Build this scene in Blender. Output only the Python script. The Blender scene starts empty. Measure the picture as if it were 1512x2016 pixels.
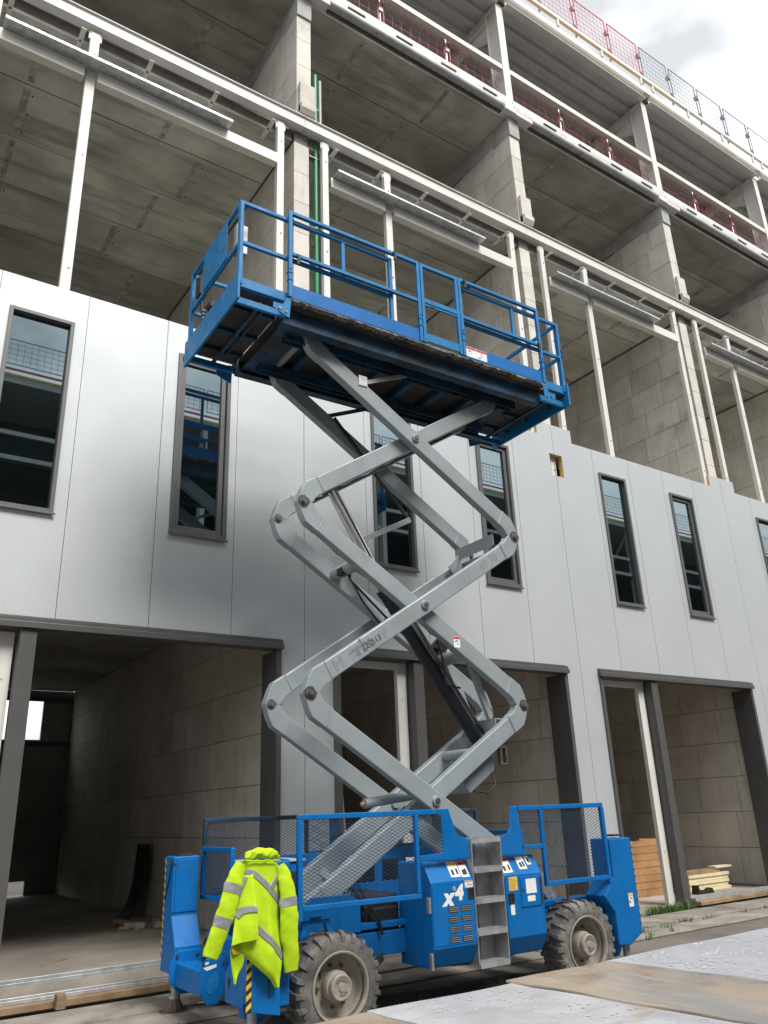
import bpy, math, random
from mathutils import Vector, Matrix
random.seed(7)
R = math.radians
sc = bpy.context.scene
COL = sc.collection

# ------------------------------------------------------------------ camera
FPX, YAW, PITCH, ROLL, CAMH = 1564.56, R(34.865), R(20.624), R(-2.317), 1.75
_f = Vector((math.sin(YAW)*math.cos(PITCH), math.cos(YAW)*math.cos(PITCH), math.sin(PITCH)))
_r0 = _f.cross(Vector((0, 0, 1))).normalized(); _u0 = _r0.cross(_f)
_r = _r0*math.cos(ROLL) + _u0*math.sin(ROLL); _u = _r.cross(_f)
cam = bpy.data.cameras.new('camera'); camo = bpy.data.objects.new('camera', cam); COL.objects.link(camo)
camo.matrix_world = Matrix(((_r.x, _u.x, -_f.x, 0), (_r.y, _u.y, -_f.y, 0), (_r.z, _u.z, -_f.z, CAMH), (0, 0, 0, 1)))
cam.sensor_fit = 'HORIZONTAL'; cam.sensor_width = 36; cam.lens = 36*FPX/1512
cam.clip_start = .05; cam.clip_end = 2000
sc.camera = camo
def project(p):
    d = Vector(p) - Vector((0, 0, CAMH)); z = d.dot(_f)
    if z < .1: return None
    return (756 + FPX*d.dot(_r)/z, 1008 - FPX*d.dot(_u)/z)

# ------------------------------------------------------------------ world, sun, exposure
SUN_EL, SUN_AZ = R(51), R(172)          # azimuth clockwise from +Y: behind the camera, a little to its right
w = bpy.data.worlds.new('World'); sc.world = w; w.use_nodes = True
nt = w.node_tree; N = nt.nodes; LK = nt.links; N.clear()
o = N.new('ShaderNodeOutputWorld'); bg = N.new('ShaderNodeBackground'); bg.inputs[1].default_value = .12
sky = N.new('ShaderNodeTexSky'); sky.sky_type = 'NISHITA'; sky.sun_disc = False
sky.sun_elevation = SUN_EL; sky.sun_rotation = SUN_AZ
tc = N.new('ShaderNodeTexCoord'); mp = N.new('ShaderNodeMapping'); mp.inputs['Scale'].default_value = (1, 1, 2.2)
mp.inputs['Location'].default_value = (2.02, 2.76, .58)
n1 = N.new('ShaderNodeTexNoise'); n1.inputs['Scale'].default_value = 2.1; n1.inputs['Detail'].default_value = 7; n1.inputs['Roughness'].default_value = .55
n2 = N.new('ShaderNodeTexNoise'); n2.inputs['Scale'].default_value = 3.3; n2.inputs['Detail'].default_value = 6
cov = N.new('ShaderNodeValToRGB'); cov.color_ramp.elements[0].position = .26; cov.color_ramp.elements[1].position = .38
cov.color_ramp.elements[0].color = (.0, .0, .0, 1)
ccol = N.new('ShaderNodeValToRGB')
ccol.color_ramp.elements[0].position = .40; ccol.color_ramp.elements[0].color = (2.65, 2.74, 2.88, 1)
ccol.color_ramp.elements[1].position = .60; ccol.color_ramp.elements[1].color = (5.6, 5.65, 5.7, 1)
mx = N.new('ShaderNodeMix'); mx.data_type = 'RGBA'
LK.new(tc.outputs['Generated'], mp.inputs[0]); LK.new(mp.outputs[0], n1.inputs[0]); LK.new(mp.outputs[0], n2.inputs[0])
LK.new(n1.outputs[0], cov.inputs[0]); LK.new(n2.outputs[0], ccol.inputs[0])
LK.new(cov.outputs[0], mx.inputs[0]); LK.new(sky.outputs[0], mx.inputs[6]); LK.new(ccol.outputs[0], mx.inputs[7])
LK.new(mx.outputs[2], bg.inputs[0]); LK.new(bg.outputs[0], o.inputs[0])
sl = bpy.data.lights.new('sun', 'SUN'); sl.energy = 1.65; sl.angle = R(26); sl.color = (1, .96, .9)
so = bpy.data.objects.new('sun', sl); COL.objects.link(so)
_sd = Vector((math.sin(SUN_AZ)*math.cos(SUN_EL), math.cos(SUN_AZ)*math.cos(SUN_EL), math.sin(SUN_EL)))
so.rotation_euler = _sd.to_track_quat('Z', 'Y').to_euler()
vs = sc.view_settings; vs.view_transform = 'Standard'; vs.look = 'None'; vs.gamma = 1; vs.use_curve_mapping = False
vs.exposure = 1.3
sc.cycles.max_bounces = 8; sc.cycles.diffuse_bounces = 5; sc.cycles.glossy_bounces = 3
sc.cycles.use_denoising = True

# ------------------------------------------------------------------ mesh helper
class MB:
    def __init__(s): s.v = []; s.f = []; s.m = []; s.mi = 0
    def add(s, vs, fs):
        o = len(s.v); s.v += [tuple(p) for p in vs]
        s.f += [tuple(i+o for i in f) for f in fs]; s.m += [s.mi]*len(fs); return s
    def box(s, x0, x1, y0, y1, z0, z1):
        return s.add([(x, y, z) for z in (z0, z1) for y in (y0, y1) for x in (x0, x1)],
                     [(0, 2, 3, 1), (4, 5, 7, 6), (0, 1, 5, 4), (2, 6, 7, 3), (0, 4, 6, 2), (1, 3, 7, 5)])
    def bar(s, p, q, w, h, up=(0, 0, 1)):          # w across, h along "up"
        p = Vector(p); q = Vector(q); d = (q-p).normalized(); up = Vector(up)
        a = d.cross(up)
        if a.length < 1e-4: a = d.cross(Vector((1, 0, 0)))
        a.normalize(); b = a.cross(d).normalized(); a *= w/2; b *= h/2
        return s.add([p-a-b, p+a-b, p+a+b, p-a+b, q-a-b, q+a-b, q+a+b, q-a+b],
                     [(0, 1, 2, 3), (7, 6, 5, 4), (0, 4, 5, 1), (1, 5, 6, 2), (2, 6, 7, 3), (3, 7, 4, 0)])
    def cyl(s, p, q, r, n=16, r2=None):
        p = Vector(p); q = Vector(q); d = (q-p).normalized(); r2 = r if r2 is None else r2
        a = d.orthogonal().normalized(); b = d.cross(a)
        vs = [p+(a*math.cos(t)+b*math.sin(t))*r for t in [2*math.pi*i/n for i in range(n)]]
        vs += [q+(a*math.cos(t)+b*math.sin(t))*r2 for t in [2*math.pi*i/n for i in range(n)]]
        return s.add(vs, [tuple(reversed(range(n))), tuple(range(n, 2*n))] + [(i, (i+1) % n, n+(i+1) % n, n+i) for i in range(n)])
    def tube(s, pts, r, n=6):
        pts = [Vector(p) for p in pts]; vs = []; fs = []; a = None
        for i, p in enumerate(pts):
            d = (pts[min(i+1, len(pts)-1)] - pts[max(i-1, 0)]).normalized()
            a = d.orthogonal().normalized() if a is None else (a - d*a.dot(d)).normalized()
            b = d.cross(a)
            vs += [p+(a*math.cos(2*math.pi*k/n)+b*math.sin(2*math.pi*k/n))*r for k in range(n)]
        for i in range(len(pts)-1):
            fs += [(i*n+k, i*n+(k+1) % n, (i+1)*n+(k+1) % n, (i+1)*n+k) for k in range(n)]
        fs += [tuple(reversed(range(n))), tuple(range((len(pts)-1)*n, len(pts)*n))]
        return s.add(vs, fs)
    def prism(s, poly, ax, a, b):                  # poly in the two other axes (xz for y, yz for x, xy for z)
        n = len(poly)
        def P(p, t): return (t, p[0], p[1]) if ax == 'x' else (p[0], t, p[1]) if ax == 'y' else (p[0], p[1], t)
        return s.add([P(p, a) for p in poly]+[P(p, b) for p in poly],
                     [tuple(reversed(range(n))), tuple(range(n, 2*n))]+[(i, (i+1) % n, n+(i+1) % n, n+i) for i in range(n)])
    def lathe(s, prof, c, n=40, close=False):      # prof: (radius, y) about a y axis through c
        vs = []; k = len(prof)
        for i in range(n):
            t = 2*math.pi*i/n
            vs += [(c[0]+r*math.cos(t), c[1]+y, c[2]+r*math.sin(t)) for r, y in prof]
        fs = []
        for i in range(n):
            j = (i+1) % n
            for q in range(k-1 if not close else k):
                fs.append((i*k+q, i*k+(q+1) % k, j*k+(q+1) % k, j*k+q))
        return s.add(vs, fs)
    def frame(s, x0, x1, z0, z1, y0, y1, t):       # rectangular frame in xz
        s.box(x0, x0+t, y0, y1, z0, z1); s.box(x1-t, x1, y0, y1, z0, z1)
        s.box(x0+t, x1-t, y0, y1, z0, z0+t); return s.box(x0+t, x1-t, y0, y1, z1-t, z1)
    def mesh(s, name, mats):
        me = bpy.data.meshes.new(name); me.from_pydata(s.v, [], s.f)
        for m in (mats if isinstance(mats, (list, tuple)) else [mats]): me.materials.append(m)
        if any(s.m): me.polygons.foreach_set('material_index', s.m)
        import bmesh
        bm = bmesh.new(); bm.from_mesh(me); bmesh.ops.recalc_face_normals(bm, faces=bm.faces); bm.to_mesh(me); bm.free()
        return me
    def build(s, name, mats, parent=None, bevel=0, smooth=False, keep=False):
        me = s.mesh(name, mats)
        if smooth:
            me.polygons.foreach_set('use_smooth', [True]*len(me.polygons)); me.set_sharp_from_angle(angle=R(38))
        return link(name, me, parent, bevel, keep)
def link(name, me, parent=None, bevel=0, keep=False):
    ob = bpy.data.objects.new(name, me); COL.objects.link(ob)
    if parent is not None:
        ob.parent = parent
        if keep: ob.matrix_parent_inverse = parent_world(parent).inverted()
    if bevel:
        b = ob.modifiers.new('bevel', 'BEVEL'); b.width = bevel; b.segments = 2; b.limit_method = 'ANGLE'; b.angle_limit = R(40)
        b.harden_normals = False
    return ob
def parent_world(p):
    m = p.matrix_basis.copy()
    return m if p.parent is None else parent_world(p.parent) @ p.matrix_parent_inverse @ m
def empty(name, loc=(0, 0, 0), rz=0):
    e = bpy.data.objects.new(name, None); COL.objects.link(e); e.location = loc; e.rotation_euler = (0, 0, rz); e.empty_display_size = .2
    return e
def tag(ob, label=None, cat=None, group=None, kind=None):
    if label: ob['label'] = label
    if cat: ob['category'] = cat
    if group: ob['group'] = group
    if kind: ob['kind'] = kind
    return ob
def text(name, body, size, loc, mat, parent, tilt=0, ext=.0008, shear=0, bold=0, align='CENTER'):   # lettering facing -y
    cu = bpy.data.curves.new(name, 'FONT'); cu.body = body; cu.size = size; cu.extrude = ext; cu.shear = shear
    cu.offset = bold; cu.align_x = align; cu.align_y = 'CENTER'; cu.materials.append(mat)
    ob = bpy.data.objects.new(name, cu); COL.objects.link(ob); ob.parent = parent; ob.location = loc
    ob.rotation_euler = (R(90), 0, 0)
    me = bpy.data.meshes.new_from_object(ob); bpy.data.objects.remove(ob); me.materials.clear(); me.materials.append(mat)
    ob = bpy.data.objects.new(name, me); COL.objects.link(ob); ob.parent = parent; ob.location = loc; ob.rotation_euler = (R(90), 0, 0)
    if tilt: ob.rotation_euler = (Matrix.Rotation(-tilt, 3, 'Y') @ Matrix.Rotation(R(90), 3, 'X')).to_euler()
    return ob

# ------------------------------------------------------------------ materials
def srgb(r, g, b):
    f = lambda c: c/12.92 if c <= .04045 else ((c+.055)/1.055)**2.4
    return (f(r/255), f(g/255), f(b/255))
def M(name, col, rough=.6, metal=0., var=.12, vs=2.5, bump=0., bs=60., dirt=None, rnd=0., streak=0., ior=None, edge=None, rib=None, rv=.0, tint=None):
    m = bpy.data.materials.new(name); m.use_nodes = True; t = m.node_tree; n = t.nodes; l = t.links
    p = n['Principled BSDF']; p.inputs['Roughness'].default_value = rough; p.inputs['Metallic'].default_value = metal
    if ior: p.inputs['IOR'].default_value = ior
    if tint: p.inputs['Specular Tint'].default_value = (*tint, 1)
    geo = n.new('ShaderNodeNewGeometry'); pos = geo.outputs['Position']
    def noise(scale, det=5, stretch=None, rough_=.6):
        x = n.new('ShaderNodeTexNoise'); x.inputs['Scale'].default_value = scale; x.inputs['Detail'].default_value = det; x.inputs['Roughness'].default_value = rough_
        if stretch:
            q = n.new('ShaderNodeMapping'); q.inputs['Scale'].default_value = stretch; l.new(pos, q.inputs[0]); l.new(q.outputs[0], x.inputs['Vector'])
        else: l.new(pos, x.inputs['Vector'])
        return x.outputs['Fac']
    def mix(fac, a, b, mode='MIX'):
        x = n.new('ShaderNodeMix'); x.data_type = 'RGBA'; x.blend_type = mode
        for i, s in ((0, fac), (6, a), (7, b)):
            if isinstance(s, (int, float)): x.inputs[i].default_value = s
            elif isinstance(s, tuple): x.inputs[i].default_value = (*s[:3], 1)
            else: l.new(s, x.inputs[i])
        return x.outputs[2]
    def ramp(s, a, b, lo=0., hi=1.):
        x = n.new('ShaderNodeMapRange'); x.inputs[1].default_value = a; x.inputs[2].default_value = b; x.inputs[3].default_value = lo; x.inputs[4].default_value = hi
        x.interpolation_type = 'SMOOTHSTEP'; l.new(s, x.inputs[0]); return x.outputs[0]
    c = mix(ramp(noise(vs), .3, .7), tuple(k*(1-var) for k in col), tuple(min(1, k*(1+var)) for k in col))
    if rnd:
        oi = n.new('ShaderNodeObjectInfo'); x = n.new('ShaderNodeMapRange'); x.inputs[3].default_value = 1-rnd; x.inputs[4].default_value = 1+rnd
        l.new(oi.outputs['Random'], x.inputs[0]); g = n.new('ShaderNodeCombineColor')
        for i in range(3): l.new(x.outputs[0], g.inputs[i])
        c = mix(1., c, g.outputs[0], 'MULTIPLY')
    if streak:
        c = mix(ramp(noise(3.2, 6, (4, 4, .22)), .5, .78, 0, streak), c, tuple(k*.35 for k in col))
    for d in (dirt if isinstance(dirt, list) else [dirt] if dirt else []):       # (colour, scale, lo, hi, amount[, stretch])
        c = mix(ramp(noise(d[1], 8, d[5] if len(d) > 5 else None, .65), d[2], d[3], 0, d[4]), c, d[0])
    l.new(c, p.inputs['Base Color'])
    if rv:
        l.new(ramp(noise(vs*2.3, 6), .3, .7, max(.02, rough-rv), min(1, rough+rv)), p.inputs['Roughness'])
    h = None
    if bump: h = noise(bs, 6)
    if rib:                                        # fine lining of the sandwich panels along world x: (period, depth)
        sx = n.new('ShaderNodeSeparateXYZ'); l.new(pos, sx.inputs[0])
        mu = n.new('ShaderNodeMath'); mu.operation = 'MULTIPLY'; mu.inputs[1].default_value = 2*math.pi/rib[0]; l.new(sx.outputs[0], mu.inputs[0])
        si = n.new('ShaderNodeMath'); si.operation = 'SINE'; l.new(mu.outputs[0], si.inputs[0])
        po = n.new('ShaderNodeMath'); po.operation = 'MULTIPLY'; po.inputs[1].default_value = 1; l.new(si.outputs[0], po.inputs[0]); h = po.outputs[0]
    if h is not None:
        b = n.new('ShaderNodeBump'); b.inputs['Strength'].default_value = bump if not rib else 1.; b.inputs['Distance'].default_value = .01 if not rib else rib[1]
        l.new(h, b.inputs['Height']); l.new(b.outputs[0], p.inputs['Normal'])
    return m
MUD = (.16, .13, .10)
m_panel = M('panel_coated_steel', (.49, .52, .535), .48, .25, .02, .6, rib=(.028, .0006), rv=.05)
m_insul = M('insulation_foam', (.62, .42, .13), .9, var=.2, vs=12, bump=.5)
m_block = M('calcium_silicate_block', (.63, .60, .545), .9, var=.10, vs=1.6, bump=.25, bs=35, rnd=.09, dirt=[((.30, .27, .23), 1.1, .56, .74, .55), ((.58, .55, .5), 5, .62, .75, .3), ((.36, .335, .29), 2.2, .60, .74, .6, (3, 3, .35))], streak=.3)
m_mortar = M('mortar_joint', (.19, .175, .16), .95, var=.15, vs=8)
m_conc = M('precast_concrete', (.50, .495, .445), .85, var=.22, vs=.9, bump=.15, bs=25, rnd=.22, dirt=[((.20, .195, .17), 1.3, .46, .70, .7, (.28, 2.2, 1)), ((.12, .115, .10), 2.6, .60, .76, .45, (.22, 3.6, 1)), ((.24, .23, .2), 22, .5, .7, .25, (.06, 1, 1)), ((.50, .47, .42), .8, .55, .75, .4), ((.13, .125, .11), 9, .66, .76, .5)])
m_patch = M('patched_concrete', (.43, .41, .36), .9, var=.3, vs=5, dirt=[((.26, .25, .215), 4, .42, .62, .6)])
m_conc2 = M('concrete_cap', (.40, .40, .39), .85, var=.15, vs=3, bump=.2, bs=30, streak=.3)
m_steel = M('cream_painted_steel', (.68, .672, .635), .5, var=.05, vs=2, dirt=[((.5, .46, .38), 7, .66, .8, .4)])
m_galv = M('galvanised_steel', (.50, .52, .54), .42, .6, .18, 9, dirt=[((.3, .3, .3), 4, .55, .75, .4)], rv=.1)
m_edge = M('pale_edge_trim', (.56, .57, .57), .5, .1, .12, 4, dirt=[((.2, .2, .2), 3, .55, .7, .6)])
m_galvm = M('galvanised_dull', (.36, .37, .38), .5, .5, .2, 8, dirt=[((.16, .12, .09), 6, .6, .75, .5)])
m_deck = M('steel_roof_deck', (.60, .62, .615), .45, .3, .06, 2)
m_dark = M('anthracite_frame', (.085, .085, .083), .45, .1, .06, 3)
m_frame = M('window_frame_grey', (.105, .107, .107), .45, .1, .05, 3)
m_black = M('black_rubber', (.012, .012, .013), .6, var=.2)
m_glass = M('dark_window_glass', (.004, .006, .006), .012, var=.05, ior=3.3, tint=(.72, .92, 1.0))
m_darkwall = M('dark_door_boards', (.30, .315, .305), .6, var=.15, vs=1.5)
m_floor = M('dusty_concrete_floor', (.36, .325, .28), .8, var=.25, vs=.7, bump=.2, bs=20, dirt=[((.13, .115, .10), 1.3, .5, .7, .6, (.5, 1.5, 1)), ((.42, .39, .35), 2.5, .62, .8, .45)], rv=.15)
m_ground = M('site_ground', (.15, .137, .12), .92, var=.25, vs=.8, bump=.5, bs=26, dirt=[((.11, .085, .065), .9, .52, .68, .7), ((.36, .33, .29), 3, .6, .8, .5), ((.06, .055, .05), 30, .66, .74, .5)])
m_pave = M('pavement_slab', (.25, .228, .195), .9, var=.25, vs=1.5, bump=.5, bs=40, rnd=.1, dirt=[((.12, .10, .08), 1.6, .45, .68, .75), ((.33, .31, .28), 6, .6, .75, .5), ((.07, .06, .05), 25, .66, .75, .6)])
m_soil = M('dark_soil', (.055, .045, .036), .95, var=.4, vs=9, bump=1., bs=30)
m_wood = M('pine_timber', (.40, .225, .10), .75, var=.25, vs=2, rnd=.15, dirt=[((.30, .15, .06), 3, .5, .7, .6, (1, 9, 14))], bump=.1)
m_wood2 = M('weathered_timber', (.33, .22, .125), .85, var=.3, vs=3, rnd=.15, dirt=[((.16, .11, .07), 4, .5, .7, .7, (1, 8, 8))], bump=.2)
m_foam = M('cream_foam_board', (.70, .62, .40), .85, var=.08, vs=6)
m_white = M('white_vinyl', (.8, .8, .78), .5, var=.05, vs=9, dirt=[((.4, .38, .34), 14, .62, .75, .5)])
m_yellow = M('yellow_vinyl', (.72, .50, .05), .55, var=.12, vs=12, dirt=[((.3, .2, .06), 25, .6, .75, .5)])
m_orange = M('orange_vinyl', (.75, .27, .04), .55, var=.1)
m_redv = M('red_vinyl', (.55, .02, .03), .5, var=.1)
m_inkb = M('black_print', (.02, .02, .02), .6, var=.1)
m_blue = M('lift_blue_paint', (.003, .14, .43), .45, 0, .12, 2.2, ior=1.33, streak=.3, dirt=[((.015, .10, .25), 2.2, .48, .72, .7), ((.16, .24, .30), 9, .64, .8, .5), (MUD, 3.2, .62, .80, .5), ((.09, .05, .035), 21, .70, .77, .75), ((.13, .25, .34), 6, .66, .74, .5, (.5, .5, 9))], rv=.12)
m_bluel = M('lift_blue_scuffed', (.011, .175, .41), .48, 0, .14, 3, ior=1.36, dirt=[((.22, .34, .45), 7, .58, .78, .6), ((.06, .12, .17), 3, .55, .75, .6), ((.18, .10, .05), 11, .70, .78, .6)], rv=.12)
m_under = M('lift_blue_shade_grime', (.010, .055, .12), .6, 0, .3, 4, dirt=[((.012, .014, .015), 2.5, .42, .62, .9), ((.16, .22, .24), 14, .66, .75, .6)])  # lift blue darkened to paint in underside shade, with grime patches
m_seal = M('torn_grey_seal', (.20, .20, .19), .9, var=.4, vs=14, dirt=[((.04, .04, .04), 16, .52, .62, .9)])
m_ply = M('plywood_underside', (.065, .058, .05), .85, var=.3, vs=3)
m_arm = M('scissor_grey_paint', (.275, .312, .328), .42, .1, .07, 1.6, dirt=[((.22, .23, .23), 2.4, .52, .74, .55), ((.23, .12, .06), 7, .71, .80, .7), ((.5, .52, .53), 6, .66, .8, .35)], rv=.1)
m_faint = M('faint_grey_vinyl', (.215, .245, .265), .45, var=.15, vs=30)
m_faint2 = M('worn_grey_vinyl', (.17, .19, .205), .5, var=.3, vs=30)
m_pin = M('steel_pin', (.14, .135, .13), .45, .7, .2, 20)
m_pinw = M('worn_pin', (.24, .25, .25), .5, .4, .25, 25, dirt=[((.1, .08, .07), 18, .5, .65, .7)])
m_grease = M('old_grease', (.10, .095, .085), .55, 0, .3, 30)
m_chrome = M('chrome_rod', (.75, .75, .76), .08, 1., .03)
m_cylb = M('black_cylinder', (.010, .012, .020), .32, 0, .2, 4, dirt=[((.08, .08, .085), 8, .66, .76, .6)])
m_tyre = M('dusty_tyre', (.10, .096, .091), .85, 0, .25, 6, bump=.4, bs=90, dirt=[((.30, .28, .25), 3.2, .40, .66, .85)])
m_rim = M('dusty_rim', (.30, .275, .235), .7, .1, .15, 5, dirt=[((.17, .14, .11), 6, .52, .7, .7), ((.12, .045, .02), 13, .66, .75, .6)])
m_hub = M('hub_steel', (.34, .315, .275), .6, .2, .12, 14, dirt=[((.15, .12, .1), 12, .55, .7, .6)])
m_rust = M('rusty_steel', (.14, .10, .08), .8, .3, .3, 8)
m_hiv = M('hi_vis_fabric', (.46, .68, .006), .85, 0, .07, 5, bump=.75, bs=8, dirt=[((.36, .50, .01), 4, .52, .75, .6), ((.20, .24, .05), 11, .66, .76, .6), ((.28, .33, .06), 3, .62, .78, .5)])
m_hivin = M('hi_vis_lining', (.50, .46, .02), .9, var=.12, vs=8)
m_refl = M('reflective_tape', (.30, .305, .31), .4, .25, .08, 20, bump=.15, bs=60)
m_red = M('red_guard_paint', (.55, .05, .09), .5, var=.2, vs=6)
m_gmesh = M('grey_guard_steel', (.22, .22, .25), .5, .4, .15, 6)
m_green = M('green_pvc', (.02, .22, .10), .4, var=.1)
m_gpipe = M('grey_pvc', (.25, .27, .29), .4, var=.08)
m_film = M('white_film_sheet', (.52, .522, .54), .25, 0, .07, 2.5, bump=.12, bs=9, dirt=[((.36, .37, .42), 1.6, .5, .7, .7, (2, .5, 1)), ((.36, .24, .13), 2.1, .54, .70, .8, (1.0, 3.0, 1)), ((.42, .32, .22), 7, .62, .74, .7, (1, 3, 1)), ((.30, .30, .33), 4, .56, .70, .6, (.7, 4, 1))], rv=.12)
m_film2 = M('clean_film_sheet', (.51, .52, .555), .22, 0, .06, 3, bump=.1, bs=9, dirt=[((.38, .40, .46), 2, .5, .7, .6, (2, .5, 1))])
m_brown = M('muddy_sheet', (.40, .325, .245), .3, 0, .15, 2, bump=.1, bs=30, dirt=[((.25, .245, .25), 2.2, .45, .62, .85, (4.2, .7, 1)), ((.40, .25, .12), 2.6, .54, .68, .7, (3.6, .8, 1)), ((.55, .51, .47), 3, .60, .76, .6, (5, .6, 1)), ((.16, .15, .15), 5, .64, .74, .6, (6, .5, 1))], rv=.15)
m_drop = M('water_drop', (.50, .51, .55), .05, 0, .02, ior=1.5)
m_grass = M('grass_blade', (.075, .15, .03), .7, var=.4, vs=9)
m_opp = M('opposite_concrete', (.022, .025, .026), .8, var=.2, vs=.4)
m_oppw = M('opposite_steel', (.46, .47, .46), .5, var=.05)

# ------------------------------------------------------------------ the setting: ground
FY = 9.7                                           # facade plane
g = MB(); g.box(-400, 400, -400, 400, -.3, 0); tag(g.build('ground', m_ground), kind='structure')
g = MB(); g.box(-6, 5.36, 9.93, 22.4, .0, .2); g.box(5.37, 40, 9.80, 22.4, .0, .05); tag(g.build('interior_floor', m_floor), kind='structure')
g = MB()
for i, x in enumerate([x*2.4-8 for x in range(20)]):
    g.box(x+.006, x+2.394, 8.62, 9.30, .003, .035+.004*((i*7) % 3)); g.box(x-.9+.006, x-.9+2.394, 8.02, 8.605, .003, .022+.003*((i*5) % 3))
tag(g.build('pavement', m_pave, bevel=.008), kind='structure')
g = MB(); 
pts = []
for i in range(26):
    t = 2*math.pi*i/26; rr = 1+.22*math.sin(3*t+1)+.12*math.sin(7*t)
    pts.append((5.6+2.3*rr*math.cos(t), 7.0+.75*rr*math.sin(t)))
g.prism(pts, 'z', .004, .012); tag(g.build('soil_patch', m_soil), kind='structure')

# ------------------------------------------------------------------ building
PER = 5.52; W = [-.16+PER*k for k in range(7)]    # party wall centre lines
B = empty('unfinished_building', (5.36, FY, 0))
tag(B, 'unfinished concrete and block building with light grey panel facade and open upper floors', 'building')
def bp(name, mb, mat, bevel=0, parent=None, smooth=False): return mb.build(name, mat, parent or B, bevel, smooth, keep=True)

# party walls of large blocks
CH, CL, TH = .665, .955, .30
walls = []
for k, x in enumerate(W):
    core = MB(); core.box(x-.13, x+.13, 9.86, 22, .01, 16.7)
    walls.append(bp('party_wall', core, m_mortar))
blocks = []
for k in range(1, 6):
    x = W[k]
    for lev, (z0, z1, y0) in enumerate(((.06, 4.98, 9.98), (8.5, 13.14, 9.84), (13.62, 16.30, 9.74))):
        n = max(1, round((z1-z0)/CH)); hh = (z1-z0)/n
        for r in range(n):
            off = (r % 2)*.48 + .11*((r*5+k*3) % 4); y = y0
            ln = CL - off if off < .7 else CL-off+.5
            first = True
            while y < 21.9:
                y1 = min(21.98, y+(ln if first else CL)); first = False
                if y1-y > .05: blocks.append((k, x, y, y1, z0+r*hh, z0+(r+1)*hh, lev))
                y = y1
def block_area(b):
    k, x, y0, y1, z0, z1, lev = b
    q = [project((x-.15, y, z)) for y, z in ((y0, z0), (y1, z0), (y1, z1), (y0, z1))]
    if any(p is None for p in q): return 0
    cx = sum(p[0] for p in q)/4; cy = sum(p[1] for p in q)/4
    if not (-5 < cx < 1517 and -5 < cy < 2021): return 0
    c = project((W[k-1]+.15, FY, z0))             # hidden behind the wall before it
    a = abs(sum(q[i][0]*q[(i+1) % 4][1]-q[(i+1) % 4][0]*q[i][1] for i in range(4)))/2
    # what the eye passes on the facade plane on the way to this block
    t = FY/((y0+y1)/2); fx = x*t; fz = CAMH+((z0+z1)/2-CAMH)*t
    if fx < W[k-1]+.15: return 0
    if 3.95 < fz < 8.5: return 0
    if lev == 0 and not (W[k-1]+.42 < fx < W[k]-.42): return 0
    return a
blocks.sort(key=block_area, reverse=True)
rest = MB()
for i, (k, x, y0, y1, z0, z1, lev) in enumerate(blocks):
    gp = .0062; jx = random.uniform(-.003, .003)
    if i < 300 and block_area(blocks[i]) > 0:
        b = MB(); b.box(x-.15+jx, x+.15+jx, y0+gp, y1-gp, z0+gp*.8, z1-gp*.8)
        bp('block', b, m_block, parent=walls[k], bevel=.006 if i < 150 else 0)
    elif lev != 0 or k < 5:
        rest.box(x-.15+jx, x+.15+jx, y0+gp, y1-gp, z0+gp, z1-gp)
tag(bp('block_masonry', rest, m_block), kind='stuff')
# wall heads: concrete caps, notched end blocks
for k in range(1, 6):
    x = W[k]
    c = MB(); c.prism([(9.71, 16.22), (9.71, 16.76), (22, 16.76), (22, 16.62), (11.4, 16.36), (11.4, 16.3), (10.3, 16.3), (10.3, 16.22)], 'x', x-.155, x+.155)
    bp('concrete_cap', c, m_conc2, .008)
    c = MB(); c.box(x-.12, x+.19, 9.66, 9.735, 13.72, 14.45); c.prism([(9.60, 13.9), (9.60, 13.78), (9.66, 13.68), (9.735, 13.68), (9.735, 13.9)], 'x', x-.12, x+.17)
    bp('end_pad', c, m_block, .01)
# floors of precast planks (joints parallel to the facade)
def soffit(z, t, y0, k, first=1.26, name='floor_slab'):
    s = MB(); s.box(W[k]+.16 if k >= 0 else -6, W[k+1]-.16, y0+.02, 22, z+.06, z+t)
    sl_ = bp(name, s, m_mortar)
    y = y0; i = 0
    while y < 21.9:
        y1 = min(22, y+1.262)
        p = MB(); p.box(W[k]+.155, W[k+1]-.155, y+.009, y1-.009, z+random.uniform(-.004, .004), z+.07)
        pk = bp('plank', p, m_conc, parent=sl_, bevel=.012)
        if y < 17:
            for q in (1.15+.35*((i*3+k) % 3), 3.35+.4*((i*2+k) % 3)):
                xx = W[k]+q; t_ = MB(); t_.box(xx-.05-.02*(i % 2), xx+.05, y+.10, y1-.08, z-.0065, z+.02); bp('patch_strip', t_, m_patch, parent=sl_)
                t_ = MB()
                for f_ in (.16, .5, .86): t_.cyl((xx+.09*(i % 2), y+(y1-y)*f_, z+.01), (xx+.09*(i % 2), y+(y1-y)*f_, z-.009), .017, 8)
                tag(bp('tie_hole', t_, m_inkb, parent=sl_), kind='stuff')
        y = y1; i += 1
for k in range(0, 6):
    soffit(13.19, .25, 9.90, k); soffit(16.76, .33, 9.80, k)
    if k < 4: soffit(4.98, .3, 10.05, k)
    s = MB(); s.box(W[k]+.16, W[k+1]-.16, 9.95, 22, 8.02, 8.32); bp('floor_slab', s, m_conc)
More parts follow.
